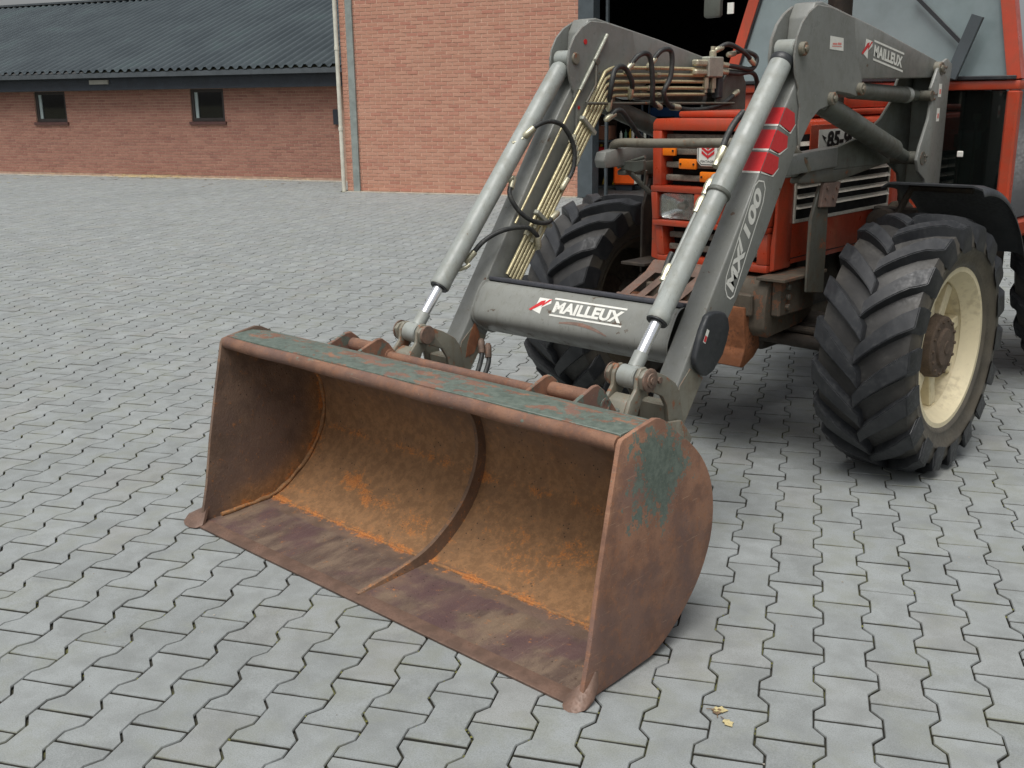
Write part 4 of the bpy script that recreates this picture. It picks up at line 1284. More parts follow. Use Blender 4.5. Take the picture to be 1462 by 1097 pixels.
# interior: seat, steering wheel, dash, so that the glass has something behind it
mb = MB(); mb.bm(box(-0.25, 0.25, 4.35, 4.8, 1.3, 1.42, 0.04, 2)); mb.bm(box(-0.25, 0.25, 4.75, 4.9, 1.4, 2.0, 0.05, 2)); mb.bm(box(-0.2, 0.2, 4.4, 4.8, 1.0, 1.3)); build('seat', mb, 'black', cab)
mb = MB(); mb.bm(box(-0.3, 0.33, 3.54, 3.85, 1.0, 1.62, 0.04, 2)); build('dashboard', mb, 'black', cab)
mb = MB(); ring = [(0.2 * math.cos(a), 4.0 + 0.15 * math.sin(a), 1.78 + 0.13 * math.sin(a)) for a in np.linspace(0, 2 * math.pi, 25)]; tube(mb, ring, 0.014, 8, False); tube(mb, [(0, 3.8, 1.55), (0, 4.0, 1.78)], 0.02, 8); build('steering_wheel', mb, 'black', cab)
mb = MB(); tube(mb, [(0.62, 3.62, 1.05), (0.62, 3.62, 1.50)], 0.008, 8); lathe(mb, (0.62, 3.62, 1.50), (0.62, 3.62, 2), [(0, 0.02), (0.04, 0.02)], 10); build('gear_lever', mb, 'alu', cab)
mb = MB(); mb.bm(box(0.585, 0.615, 3.488, 3.495, 1.33, 1.36, 0.003)); build('tag', mb, 'white', cab, 0)
for s in (-1, 1):
    mb = MB(); vs = []; fs = []
    for i in range(15):
        a = R_(170 - 130 * i / 14)
        for x in (0.62, 1.16):
            vs.append((s * x, 5.05 + 0.93 * math.cos(a), 0.83 + 0.93 * math.sin(a)))
    for i in range(14):
        fs.append((2 * i, 2 * i + 1, 2 * i + 3, 2 * i + 2))
    n = len(vs); mb.add(vs + [(x, y, z - 0.02) for x, y, z in vs], fs + [tuple(k + n for k in f[::-1]) for f in fs]); tp('rear_fender', mb, 'black', None, 40)
# mirror on its arm
mb = MB(); mb.bm(box(-1.01, -0.89, 3.58, 3.62, 2.085, 2.38, 0.018, 2)); mir = tp('mirror', mb, 'greyd')
mb = MB(); tube(mb, [(-0.95, 3.62, 2.25), (-0.85, 3.66, 2.45), (-0.62, 3.6, 2.50)], 0.011, 8); build('mirror_arm', mb, 'black', mir)
mb = MB(); mb.bm(box(-0.765, -0.725, 3.455, 3.462, 2.09, 2.15)); build('inspection_tag', mb, 'white', cab, 0)
# headlamp guard: bent tube with side wing
mb = MB(); tube(mb, catmull([(-0.475, 2.10, 1.325), (-0.49, 2.06, 1.385), (-0.465, 2.03, 1.425), (-0.40, 2.015, 1.438), (-0.2, 2.005, 1.440), (0.25, 2.0, 1.45), (0.40, 2.02, 1.445), (0.47, 2.06, 1.40), (0.48, 2.12, 1.34)], 6), 0.021, 14)
gd = tp('guard_tube', mb, 'guard')
for s in (-1, 1):
    mb = MB()
    mb.bm(prism([(s * 0.50, 1.395), (s * 0.48, 1.345), (s * 0.455, 1.312), (s * 0.37, 1.300), (s * 0.325, 1.315), (s * 0.325, 1.36), (s * 0.38, 1.352), (s * 0.455, 1.35)], 2.075, 2.093, 0.003, 1, 'Y'))
    tube(mb, [(s * 0.46, 2.085, 1.335), (s * 0.33, 2.09, 1.372)], 0.008, 8)
    build('guard_wing', mb, 'greyd', gd)
mb = MB(); tube(mb, [(-0.445, 2.12, 1.30), (-0.38, 2.2, 1.20), (-0.36, 2.35, 1.15)], 0.012, 8); tube(mb, [(-0.33, 2.1, 1.31), (-0.36, 2.13, 1.24)], 0.006, 6); build('guard_stay', mb, 'greyd', gd)

# ================================================================== FRONT LOADER
loader = thing('front_loader', 'grey front loader with two bent arms and hydraulic cylinders mounted on the tractor', 'loader', (0, 1.6, 0))
def lp(name, mb, mat, parent=None, smooth=35):
    return build(name, mb, mat, parent or loader, smooth)
def mir_mb(mb, s):
    if s < 0:
        mb.v = [(-x, y, z) for x, y, z in mb.v]
        mb.f = [f[::-1] for f in mb.f]
    return mb

ARM = [(1.05, 0.47), (1.19, 0.65), (1.48, 0.995), (1.60, 1.142), (1.72, 1.324), (1.80, 1.447), (1.89, 1.548), (1.96, 1.585), (2.03, 1.597), (2.085, 1.652), (2.20, 1.642), (2.27, 1.630), (2.315, 1.657), (2.335, 1.704), (3.07, 1.712), (3.10, 1.79), (2.42, 1.914), (1.94, 1.991), (1.885, 1.984), (1.85, 1.93), (1.835, 1.80), (1.765, 1.69), (1.685, 1.59), (1.02, 0.645), (1.0, 0.56)]
EAR = [(1.772, 1.665), (1.738, 1.72), (1.726, 1.785), (1.736, 1.85), (1.770, 1.905), (1.820, 1.946), (1.885, 1.976), (2.0, 1.972), (2.2, 1.941), (2.24, 1.80), (2.30, 1.72), (2.312, 1.66), (2.27, 1.633), (2.20, 1.645), (2.085, 1.655), (2.03, 1.601), (1.95, 1.586), (1.885, 1.548), (1.80, 1.452), (1.785, 1.53), (1.79, 1.60), (1.77, 1.645)]
TOPPIN = Vector((0, 1.775, 1.812)); LOWPIN = Vector((0, 0.81, 0.72))
cd = (LOWPIN - TOPPIN).normalized()
CL = (LOWPIN - TOPPIN).length
for s in (-1, 1):
    X = lambda x: s * x
    mb = MB(); mb.bm(prism(ARM, 0.507, 0.600, 0.007, 3)); arm = lp('arm', mir_mb(mb, s), 'grey')
    mb = MB(); mb.bm(prism(EAR, 0.6002, 0.609, 0.003, 1)); mb.bm(prism(EAR, 0.494, 0.5068, 0.003, 1)); build('knee_plate', mir_mb(mb, s), 'grey', arm)
    # worn foot of the arm
    mb = MB(); mb.bm(prism([(1.052, 0.473), (1.185, 0.648), (1.10, 0.70), (1.035, 0.648), (1.004, 0.56)], 0.6003, 0.604, 0.001, 1)); mb.bm(prism([(1.052, 0.473), (1.185, 0.648), (1.10, 0.70), (1.035, 0.648), (1.004, 0.56)], 0.503, 0.5067, 0.001, 1)); build('foot_plate', mir_mb(mb, s), 'greyr', arm)
    # dark plastic pivot cover, outer side
    if s > 0:
      mb = MB(); mb.bm(prism([(1.246, 0.890), (1.195, 0.895), (1.163, 0.887), (1.130, 0.84), (1.109, 0.795), (1.09, 0.744), (1.095, 0.715), (1.115, 0.693), (1.14, 0.672), (1.17, 0.66), (1.215, 0.672), (1.274, 0.722), (1.300, 0.77), (1.314, 0.816), (1.304, 0.855), (1.28, 0.88)], 0.6045, 0.632, 0.010, 3)); cover = build('pivot_cover', mir_mb(mb, s), 'black', arm)
    if s > 0:
        cv = lambda u, w: (0.6335, 1.146 + u * 0.024 - w * 0.016, 0.787 + u * 0.044 + w * 0.010)
        mb = MB(); mb.add([cv(*p) for p in ((0, 0), (1, 0), (1, 1), (0, 1))], [(0, 1, 2, 3)]); sk = build('cover_sticker', mb, 'white', cover, 0)
        mb = MB(); mb.add([tuple(Vector(cv(*p)) + Vector((0.0006, 0, 0))) for p in ((0.08, 0.1), (0.52, 0.1), (0.52, 0.9), (0.08, 0.9))], [(0, 1, 2, 3)]); build('sticker_print', mb, 'decalred', cover, 0)
    # pins
    for (y, z, r) in ((1.775, 1.812, 0.026), (2.035, 1.628, 0.026), (2.285, 1.664, 0.026), (3.085, 1.755, 0.03)):
        mb = MB()
        lathe(mb, (0.485, y, z), (1, y, z), [(0, r - 0.003), (0.004, r), (0.140, r), (0.144, r - 0.003)], 18)
        lathe(mb, (0.6295, y, z), (1, y, z), [(0, r * 0.55), (0.006, r * 0.55), (0.008, r * 0.4)], 6)
        build('pin', mir_mb(mb, s), 'greyr', arm)
    # tilt cylinder: barrel > rod, gland, eye, feed pipe
    xc = 0.552
    A = Vector((xc, TOPPIN.y, TOPPIN.z)); B = Vector((xc, LOWPIN.y, LOWPIN.z))
    mb = MB()
    if s > 0:
        prof = [(0.04, 0.028), (0.055, 0.040), (0.07, 0.0425), (0.68, 0.0425), (0.69, 0.041), (0.69, 0.0385), (1.197, 0.0385), (1.202, 0.042), (1.227, 0.042), (1.232, 0.040)]
    else:
        prof = [(0.04, 0.028), (0.055, 0.039), (0.07, 0.041), (1.197, 0.041), (1.202, 0.043), (1.227, 0.043), (1.232, 0.041)]
    lathe(mb, A, B, prof, 32)
    lathe(mb, A - Vector((0.041, 0, 0)), A + Vector((1, 0, 0)), [(0, 0.034), (0.004, 0.037), (0.078, 0.037), (0.082, 0.034)], 22)
    cy = lp('tilt_cylinder', mir_mb(mb, s), 'greyl')
    mb = MB(); lathe(mb, A + cd * 1.2325, B, [(0, 0.038), (0.004, 0.038), (0.004, 0.025), (0.006, 0.025)], 28); build('gland', mir_mb(mb, s), 'black', cy)
    mb = MB(); lathe(mb, A + cd * 1.232, B, [(0.003, 0.021), (CL - 1.232 - 0.035, 0.021)], 24); build('piston_rod', mir_mb(mb, s), 'chrome', cy)
    mb = MB(); lathe(mb, B - Vector((0.036, 0, 0)), B + Vector((1, 0, 0)), [(0, 0.036), (0.004, 0.04), (0.068, 0.04), (0.072, 0.036)], 24); lathe(mb, B - cd * 0.062, A, [(-0.03, 0.026), (0.03, 0.027)], 20); build('rod_eye', mir_mb(mb, s), 'greyl', cy)
    if s > 0:
        mb = MB(); lathe(mb, A + cd * 0.055, B, [(-0.008, 0.043), (-0.004, 0.0455), (0.018, 0.0455), (0.022, 0.043)], 28); build('collar', mb, 'black', cy)
        mb = MB(); lathe(mb, A + cd * 0.672, B, [(0, 0.0445), (0.003, 0.0465), (0.014, 0.0465), (0.017, 0.0445)], 28); build('clamp_ring', mb, 'greyd', cy)
    # bell crank plates, forks and links at the foot of the arm
    LEV = [(0.768, 0.735), (0.785, 0.752), (0.815, 0.757), (0.906, 0.718), (0.971, 0.678), (0.999, 0.641), (1.030, 0.50), (1.0, 0.475), (0.940, 0.52), (0.922, 0.605), (0.893, 0.646), (0.82, 0.678), (0.778, 0.690)]
    mb = MB(); mb.bm(prism(LEV, 0.612, 0.630, 0.004, 2)); mb.bm(prism(LEV, 0.474, 0.490, 0.004, 2)); mb.bm(box(0.4905, 0.6115, 0.945, 1.0, 0.49, 0.60, 0.006)); lev = lp('bell_crank', mir_mb(mb, s), 'greyr')
    mb = MB(); lathe(mb, (0.466, 0.81, 0.72), (1, 0.81, 0.72), [(0, 0.036), (0.004, 0.039), (0.0075, 0.039)], 24); build('pin_head', mir_mb(mb, s), 'greyrust', lev); mb = MB()
    lathe(mb, (0.6305, 0.81, 0.72), (1, 0.81, 0.72), [(0, 0.041), (0.006, 0.041), (0.009, 0.036), (0.009, 0.026), (0.013, 0.024), (0.013, 0.012), (0.018, 0.012)], 24); lathe(mb, (0.6305, 0.868, 0.709), (1, 0.868, 0.709), [(0, 0.012), (0.008, 0.012)], 6)
    build('pin_boss', mir_mb(mb, s), 'greyrust', lev)
    mb = MB()
    FK = [(0.795, 0.760), (0.825, 0.760), (0.848, 0.735), (0.850, 0.695), (0.825, 0.660), (0.800, 0.640), (0.780, 0.600), (0.735, 0.575), (0.712, 0.60), (0.735, 0.655), (0.770, 0.690), (0.775, 0.735)]
    mb.bm(prism(FK, 0.4935, 0.511, 0.006, 2)); mb.bm(prism(FK, 0.592, 0.6095, 0.006, 2)); mb.bm(prism([(0.712, 0.602), (0.735, 0.577), (0.780, 0.602), (0.798, 0.640), (0.78, 0.668), (0.738, 0.652)], 0.5115, 0.5915, 0.006, 2))
    lp('fork', mir_mb(mb, s), 'greyr')
    mb = MB(); mb.bm(prism([(0.70, 0.625), (0.78, 0.635), (0.82, 0.50), (0.80, 0.36), (0.70, 0.34), (0.675, 0.48)], 0.530, 0.575, 0.008, 2)); lp('tilt_link', mir_mb(mb, s), 'greyd')
    mb = MB()
    CP = [(0.70, 0.56), (0.84, 0.56), (0.99, 0.54), (1.06, 0.46), (1.0, 0.34), (0.80, 0.20), (0.70, 0.20)]
    mb.bm(prism(CP, 0.6315, 0.648, 0.004)); mb.bm(prism(CP, 0.455, 0.471, 0.004)); lp('coupler_plate', mir_mb(mb, s), 'greyr')
    # mast, subframe and lift gear
    MAST = [(3.105, 1.785), (3.150, 1.800), (3.215, 1.775), (3.195, 1.643), (3.185, 1.10), (3.06, 1.10), (3.005, 1.250), (2.925, 1.290), (2.895, 1.345), (2.915, 1.40), (2.992, 1.531), (3.005, 1.600), (2.990, 1.666), (3.045, 1.751)]
    mb = MB(); mb.bm(prism(MAST, 0.612, 0.628, 0.005, 2)); mast = lp('mast_plate', mir_mb(mb, s), 'grey')
    mb = MB(); mb.bm(prism([(3.15, 1.78), (3.2, 1.70), (3.2, 1.12), (3.10, 1.12), (3.04, 1.27), (2.92, 1.325), (2.37, 1.325), (2.372, 1.420), (2.64, 1.468), (2.80, 1.535), (2.90, 1.61), (2.95, 1.70), (3.02, 1.78)], 0.468, 0.482, 0.004, 1)); mb.bm(box(0.4825, 0.6115, 3.12, 3.18, 1.15, 1.74, 0.006)); lp('mast_web', mir_mb(mb, s), 'greyd')
    for (y, z, r) in ((2.955, 1.352, 0.03), (3.0, 1.632, 0.024), (3.09, 1.752, 0.028)):
        mb = MB()
        lathe(mb, (0.483, y, z), (1, y, z), [(0, r), (0.148, r)], 18)
        for q in range(3):
            an = 2.1 * q + 0.4
            lathe(mb, (0.6285, y + 0.03 + 0.016 * math.cos(an), z + 0.016 * math.sin(an)), (1, y + 0.03 + 0.016 * math.cos(an), z + 0.016 * math.sin(an)), [(0, 0.006), (0.006, 0.006)], 6)
        build('pin', mir_mb(mb, s), 'greyrod', mast)
    for z in (1.655, 1.545):
        mb = MB(); mb.bm(box(0.6283, 0.6295, 3.075, 3.105, z - 0.030, z + 0.030)); build('warning_sticker', mir_mb(mb, s), 'white', mast, 0)
        mb = MB(); mb.bm(box(0.6296, 0.6302, 3.081, 3.099, z - 0.016, z + 0.006)); build('sticker_print', mir_mb(mb, s), 'pink', mast, 0)
    mb = MB(); a, b = Vector((0.55, 2.035, 1.622)), Vector((0.55, 2.955, 1.352))
    L = (b - a).length
    lathe(mb, a, b, [(0.03, 0.03), (0.04, 0.044), (0.05, 0.046), (L - 0.16, 0.046), (L - 0.15, 0.042), (L - 0.145, 0.03), (L, 0.028)], 28)
    lathe(mb, a - Vector((0.035, 0, 0)), a + Vector((1, 0, 0)), [(0, 0.038), (0.07, 0.038)], 20); lift = lp('lift_cylinder', mir_mb(mb, s), 'greyd')
    mb = MB(); a, b = Vector((0.555, 2.29, 1.662)), Vector((0.555, 3.0, 1.632)); L = (b - a).length
    lathe(mb, a, b, [(0.0, 0.03), (0.03, 0.036), (L - 0.14, 0.036), (L - 0.13, 0.03), (L, 0.026)], 24); lk = lp('levelling_link', mir_mb(mb, s), 'greyd')
    mb = MB(); lathe(mb, a + (b - a).normalized() * (L - 0.145), b, [(0, 0.0365), (0.04, 0.0365), (0.045, 0.031)], 24); build('end_sleeve', mir_mb(mb, s), 'greyl', lk)
    mb = MB(); mb.bm(prism([(1.93, 1.325), (1.915, 1.36), (1.93, 1.398), (2.02, 1.410), (2.37, 1.424), (2.37, 1.340)], 0.435, 0.495, 0.006, 2)); lp('subframe_beam', mir_mb(mb, s), 'grey')
    mb = MB(); mb.bm(prism([(2.372, 1.345), (2.372, 1.422), (2.75, 1.44), (3.15, 1.43), (3.15, 1.36)], 0.430, 0.466, 0.006, 2)); mb.bm(prism([(2.07, 1.285), (2.07, 1.305), (2.17, 1.342), (2.95, 1.352), (2.9, 1.325), (2.40, 1.272)], 0.43, 0.478, 0.006, 2)); lp('subframe_rail', mir_mb(mb, s), 'greyrod')
    mb = MB(); mb.bm(prism([(2.235, 0.80), (2.395, 0.775), (2.390, 1.18), (2.36, 1.262), (2.30, 1.262), (2.235, 1.12)], 0.44, 0.456, 0.004, 1)); mb.bm(box(0.4005, 0.4395, 2.378, 2.393, 0.78, 1.18, 0.003)); leg = lp('subframe_upright', mir_mb(mb, s), 'greyrod' if s > 0 else 'axle')  # far upright takes a darker material than the near one
    mb = MB(); mb.bm(prism([(2.28, 1.17), (2.42, 1.16), (2.46, 1.27), (2.30, 1.275)], 0.4565, 0.474, 0.003, 1))
    for (y, z) in ((2.32, 1.21), (2.39, 1.205), (2.33, 1.25), (2.42, 1.245)):
        lathe(mb, (0.4742, y, z), (1, y, z), [(0, 0.009), (0.007, 0.009)], 6)
    build('bolted_bracket', mir_mb(mb, s), 'rustgrey', leg)
    mb = MB(); mb.bm(prism([(2.06, 0.862), (2.45, 0.862), (2.45, 0.876), (2.06, 0.876)], 0.30, 0.4395, 0.002, 1)); lp('subframe_shelf', mir_mb(mb, s), 'cast' if s > 0 else 'axle')  # far shelf is darker than the near one
    mb = MB(); mb.bm(box(0.33, 0.60, 3.12, 3.18, 1.02, 1.10, 0.006)); mb.bm(box(0.30, 0.40, 2.9, 3.3, 0.80, 0.87, 0.01)); lp('subframe_foot', mir_mb(mb, s), 'axle')

# ---- cross tube with its lettering
CY, CZ, CR = 1.212, 0.776, 0.103
def beam_r(deg, extra=0.0):
    """rounded box section, its face tipped up towards the driver's view"""
    a = R_(deg - 30.0)
    return (CR + extra) * 0.955 / ((abs(math.cos(a)) ** 3.6 + abs(math.sin(a)) ** 3.6) ** (1 / 3.6))
mb = MB(); vs = []; fs = []
for (x, ex) in ((-0.5065, 0.006), (-0.498, 0.006), (-0.494, 0.0), (0.494, 0.0), (0.498, 0.006), (0.5065, 0.006)):
    for k in range(72):
        d_ = k * 5.0
        r_ = beam_r(d_, ex)
        vs.append((x, CY - r_ * math.cos(R_(d_)), CZ + r_ * math.sin(R_(d_))))
for q in range(5):
    for k in range(72):
        fs.append((q * 72 + k, q * 72 + (k + 1) % 72, (q + 1) * 72 + (k + 1) % 72, (q + 1) * 72 + k))
mb.add(vs, fs)
ct = lp('cross_tube', mb, 'greychip', None, 45)
mb = MB(); mb.bm(prism([(1.200, 0.893), (1.202, 0.908), (1.30, 0.890), (1.322, 0.862), (1.31, 0.845)], -0.498, 0.498, 0.004, 2)); build('rubber_strip', mb, 'strip', ct)
mb = MB(); vs = []; fs = []
def on_tube(x, deg, lift=0.0012):
    a = R_(deg); r = beam_r(deg) + lift
    return (x, CY - r * math.cos(a), CZ + r * math.sin(a))
put_text(mb, 'MAILLEUX', lambda u, w: on_tube(-0.072 + u * 0.345, 24 + w * 27), offset=0.045, shear=0.08, spacing=1.02, cuts=9)
for d0, d1 in ((54.5, 58.5), (15.5, 19.5)):
    for k in range(8):
        x0 = -0.08 + 0.36 * k / 8; x1 = x0 + 0.36 / 8
        mb.add([on_tube(x0, d0), on_tube(x1, d0), on_tube(x1, d1), on_tube(x0, d1)], [(0, 1, 2, 3)])
build('lettering', mb, 'white', ct, 0)
def emblem(mbw, mbr, fn):
    mbw.add([fn(*p) for p in ((0.0, 0.0), (0.12, 0.2), (0.62, 0.0), (0.62, 0.42), (1.0, 0.75), (0.95, 1.0), (0.35, 1.0), (0.30, 0.55))], [(0, 1, 7), (1, 2, 3), (1, 3, 7), (3, 4, 5), (3, 5, 7), (5, 6, 7)])
    mbr.add([fn(*p) for p in ((0.02, 0.18), (0.12, 0.12), (0.62, 0.62), (0.58, 0.44), (1.0, 0.98), (0.86, 0.95), (0.66, 0.68), (0.70, 0.88), (0.50, 0.80))], [(0, 1, 2, 8), (2, 3, 6), (3, 4, 5, 6), (2, 6, 7, 8)])
mbw, mbr = MB(), MB()
emblem(mbw, mbr, lambda u, w: on_tube(-0.195 + u * 0.105, 16 + w * 38, 0.0010 ))
build('emblem_ground', mbw, 'white', ct, 0)
mbr.v = [(x, CY + (y - CY) * 1.012, CZ + (z - CZ) * 1.012) for x, y, z in mbr.v]
build('emblem', mbr, 'decalred', ct, 0)
# scuffs: a long curved rub mark where something chafed the tube
mb = MB()
for k in range(14):
    t0, t1 = k / 14, (k + 1) / 14
    x0, x1 = -0.02 + 0.24 * t0, -0.02 + 0.24 * t1
    d0, d1 = 4 + 8 * math.sin(math.pi * t0) - 10 * t0, 4 + 8 * math.sin(math.pi * t1) - 10 * t1
    th = 1.2 + 2.4 * math.sin(math.pi * (t0 + t1) / 2)
    mb.add([on_tube(x0, d0 - th, .0008), on_tube(x1, d1 - th, .0008), on_tube(x1, d1 + th, .0008), on_tube(x0, d0 + th, .0008)], [(0, 1, 2, 3)])
build('rub_mark', mb, 'rustgrey', ct, 0)

# ---- prints on the near arm
LA = [o for o in loader.children if o.name.startswith('arm')][0]
mb = MB(); mb.bm(prism([(1.115, 0.720), (1.138, 0.675), (1.130, 0.625), (1.105, 0.585), (1.055, 0.575), (1.066, 0.625), (1.088, 0.680)], -0.5028, -0.5015)); build('rust_patch', mb, 'rustplate', LA, 0)
RA = [o for o in loader.children if o.name.startswith('arm')][1]
FX = 0.6012
def yf(z):
    return 1.02 + (z - 0.645) * (1.685 - 1.02) / (1.59 - 0.645)
for (P, zt, zb) in (([(1.695, 1.600), (1.765, 1.577), (1.772, 1.535), (1.738, 1.507), (1.728, 1.506), (1.652, 1.540)], 1.600, 1.540),
                    ([(1.637, 1.520), (1.722, 1.492), (1.720, 1.450), (1.664, 1.432), (1.652, 1.430), (1.589, 1.452)], 1.520, 1.452),
                    ([(1.580, 1.440), (1.662, 1.416), (1.658, 1.375), (1.622, 1.353), (1.610, 1.351), (1.533, 1.372)], 1.440, 1.372)):
    mbr, mbw = MB(), MB()
    mbr.add([(FX, y + 0.001, z) for y, z in P], [tuple(range(len(P)))])
    mbr.add([(0.522, yf(zt) - 0.0014, zt), (0.600, yf(zt) - 0.0014, zt), (0.600, yf(zb) - 0.0014, zb), (0.522, yf(zb) - 0.0014, zb)], [(0, 1, 2, 3)])
    w = 0.007
    A, B, C_ = P[5], P[3], P[2]
    mbw.add([(FX, A[0] + .004, A[1]), (FX, B[0] + .004, B[1]), (FX, B[0] + .004, B[1] - w), (FX, A[0] + .004 - w * .7, A[1] - w)], [(0, 1, 2, 3)])
    mbw.add([(FX, B[0] + .004, B[1]), (FX, C_[0] + .004, C_[1]), (FX, C_[0] + .010, C_[1]), (FX, B[0] + .004, B[1] - w)], [(0, 1, 2, 3)])
    mbw.add([(0.522, yf(zb) - 0.0014, zb), (0.600, yf(zb) - 0.0014, zb), (0.600, yf(zb - w) - 0.0014, zb - w), (0.522, yf(zb - w) - 0.0014, zb - w)], [(0, 1, 2, 3)])
    build('stripe_print', mbr, 'decalred', RA, 0); build('stripe_edge', mbw, 'white', RA, 0)

mb = MB()
e1 = Vector((0, 0.48, 0.877)); e2 = Vector((0, -0.877, 0.48)); R0 = Vector((FX, 1.372, 0.905))
put_text(mb, 'MX', lambda u, w: R0 + e1 * (0.028 + u * 0.175) + e2 * (0.016 + w * 0.062), offset=0.045, shear=0.15)
put_text(mb, '100', lambda u, w: R0 + e1 * (0.240 + u * 0.190) + e2 * (0.020 + w * 0.060), offset=0.04, shear=0.18)
mb.add([R0 + e1 * a + e2 * b for a, b in ((0.17, 0.040), (0.212, 0.088), (0.226, 0.088), (0.19, 0.036))], [(0, 1, 2, 3)])
outl = [(0.0, 0.018), (0.018, 0.0), (0.40, 0.0), (0.45, 0.016), (0.468, 0.040), (0.455, 0.078), (0.43, 0.094), (0.06, 0.094), (0.02, 0.075), (0.0, 0.045)]
def inset(P, d):
    cx = sum(p[0] for p in P) / len(P); cz = sum(p[1] for p in P) / len(P)
    return [(cx + (a - cx) * (1 - d / 0.23), cz + (b - cz) * (1 - d / 0.047)) for a, b in P]
inn = inset(outl, 0.0055); n = len(outl)
mb.add([R0 + e1 * a + e2 * b for a, b in outl] + [R0 + e1 * a + e2 * b for a, b in inn], [(i, (i + 1) % n, n + (i + 1) % n, n + i) for i in range(n)])
build('lettering', mb, 'white', RA, 0)
mb = MB()
def upper(u, w):
    return (FX, 2.412 + 0.308 * u, 1.781 - 0.047 * u + 0.082 * w)
put_text(mb, 'MAILLEUX', lambda u, w: upper(0.01 + u * 0.95, 0.20 + w * 0.58), offset=0.045, shear=0.05, spacing=1.02)
for w0, w1 in ((0.90, 1.0), (0.0, 0.10)):
    mb.add([upper(0, w0), upper(1, w0), upper(1, w1), upper(0, w1)], [(0, 1, 2, 3)])
build('lettering', mb, 'white', RA, 0)
mbw, mbr = MB(), MB()
emblem(mbw, mbr, lambda u, w: (FX, 2.298 + u * 0.10, 1.794 - 0.014 * u + w * 0.076))
mbr.v = [(x + 0.0008, y, z) for x, y, z in mbr.v]
build('emblem_ground', mbw, 'white', RA, 0); build('emblem', mbr, 'decalred', RA, 0)
mb = MB(); quad_sheet(mb, [(0.6102, 1.999, 1.816), (0.6102, 2.118, 1.811), (0.6102, 2.113, 1.860), (0.6102, 1.998, 1.866)]); build('sticker', mb, 'white', RA, 0)
mb = MB()
for (y0, y1, z0, z1) in ((2.018, 2.100, 1.826, 1.829), (2.022, 2.060, 1.833, 1.840), (2.064, 2.096, 1.833, 1.842)):
    mb.add([(0.6108, y0, z0), (0.6108, y1, z0), (0.6108, y1, z1), (0.6108, y0, z1)], [(0, 1, 2, 3)])
build('sticker_print', mb, 'pink', RA, 0)

# ---- hydraulic pipes along the inner face of the far arm
pd = Vector((0, 0.622, 0.783)); pn = Vector((0, 0.783, -0.622))
pipes = []
for k in range(5):
    st = Vector((-0.478, 1.295, 0.905)) + pn * (0.021 * k)
    zt = 1.775 - 0.031 * k
    Lk = (zt - st.z) / pd.z
    knee = st + pd * Lk
    path = [st, st + pd * (Lk - 0.06), st + pd * (Lk - 0.025), knee + Vector((0, 0.015, -0.008)), knee + Vector((0, 0.05, 0.0)), Vector((-0.478, 2.45 + 0.02 * k, zt + 0.002)), Vector((-0.478, 2.80, zt))]
    mb = MB(); tube(mb, path, 0.0085, 10); pipes.append(lp('hydraulic_pipe', mb, 'pipe', None, 50))
    for f in (0.18 + 0.05 * (k % 2), 0.62):
        c = st + pd * (Lk * f)
        mb = MB(); lathe(mb, c, c + pd, [(0, 0.014), (0.028, 0.014), (0.03, 0.0115), (0.045, 0.0115)], 6); build('coupling_nut', mb, 'fitting', pipes[-1], 0)
    c = Vector((-0.478, 2.30 + 0.07 * (k % 3), zt + 0.001))
    mb = MB(); lathe(mb, c, c + Vector((0, 1, 0)), [(0, 0.014), (0.03, 0.014)], 6); build('coupling_nut', mb, 'fitting', pipes[-1], 0)
for f in (0.30, 0.78):
    c = Vector((-0.478, 1.295, 0.905)) + pd * f * 1.05 + pn * 0.042
    mb = MB(); b = box(-0.012, 0.012, -0.062, 0.062, -0.010, 0.010, 0.003)
    for p in b.verts:
        y, z = p.co.y, p.co.z
        q = c + pn * y + pd * z + Vector((p.co.x - 0.012, 0, 0)) + Vector((0.022, 0, 0))
        p.co = q
    mb.bm(b); lp('pipe_clamp', mb, 'alu')
mb = MB(); mb.bm(box(-0.495, -0.445, 2.79, 2.93, 1.735, 1.838, 0.006)); vb = lp('valve_block', mb, 'alu')
for (y, z) in ((2.80, 1.70), (2.87, 1.70)):
    mb = MB(); lathe(mb, (-0.47, y, z - 0.04), (-0.47, y, 5), [(0, 0.010), (0.02, 0.010), (0.02, 0.016), (0.074, 0.016)], 12); build('port', mb, 'fitting', vb, 40)
mb = MB(); mb.bm(box(-0.495, -0.45, 2.895, 2.94, 1.63, 1.733, 0.006)); build('solenoid', mb, 'black', vb)
mb = MB(); mb.bm(box(-0.49, -0.45, 2.69, 2.789, 1.79, 1.822, 0.008)); mb.bm(box(-0.49, -0.45, 2.68, 2.789, 1.745, 1.775, 0.008)); build('elbow', mb, 'fitting', vb)
mb = MB(); lathe(mb, (-0.47, 2.86, 1.839), (-0.47, 2.86, 3), [(0, 0.018), (0.025, 0.018), (0.03, 0.012), (0.05, 0.012)], 12); build('plug', mb, 'fitting', vb, 40)
HX = -0.465
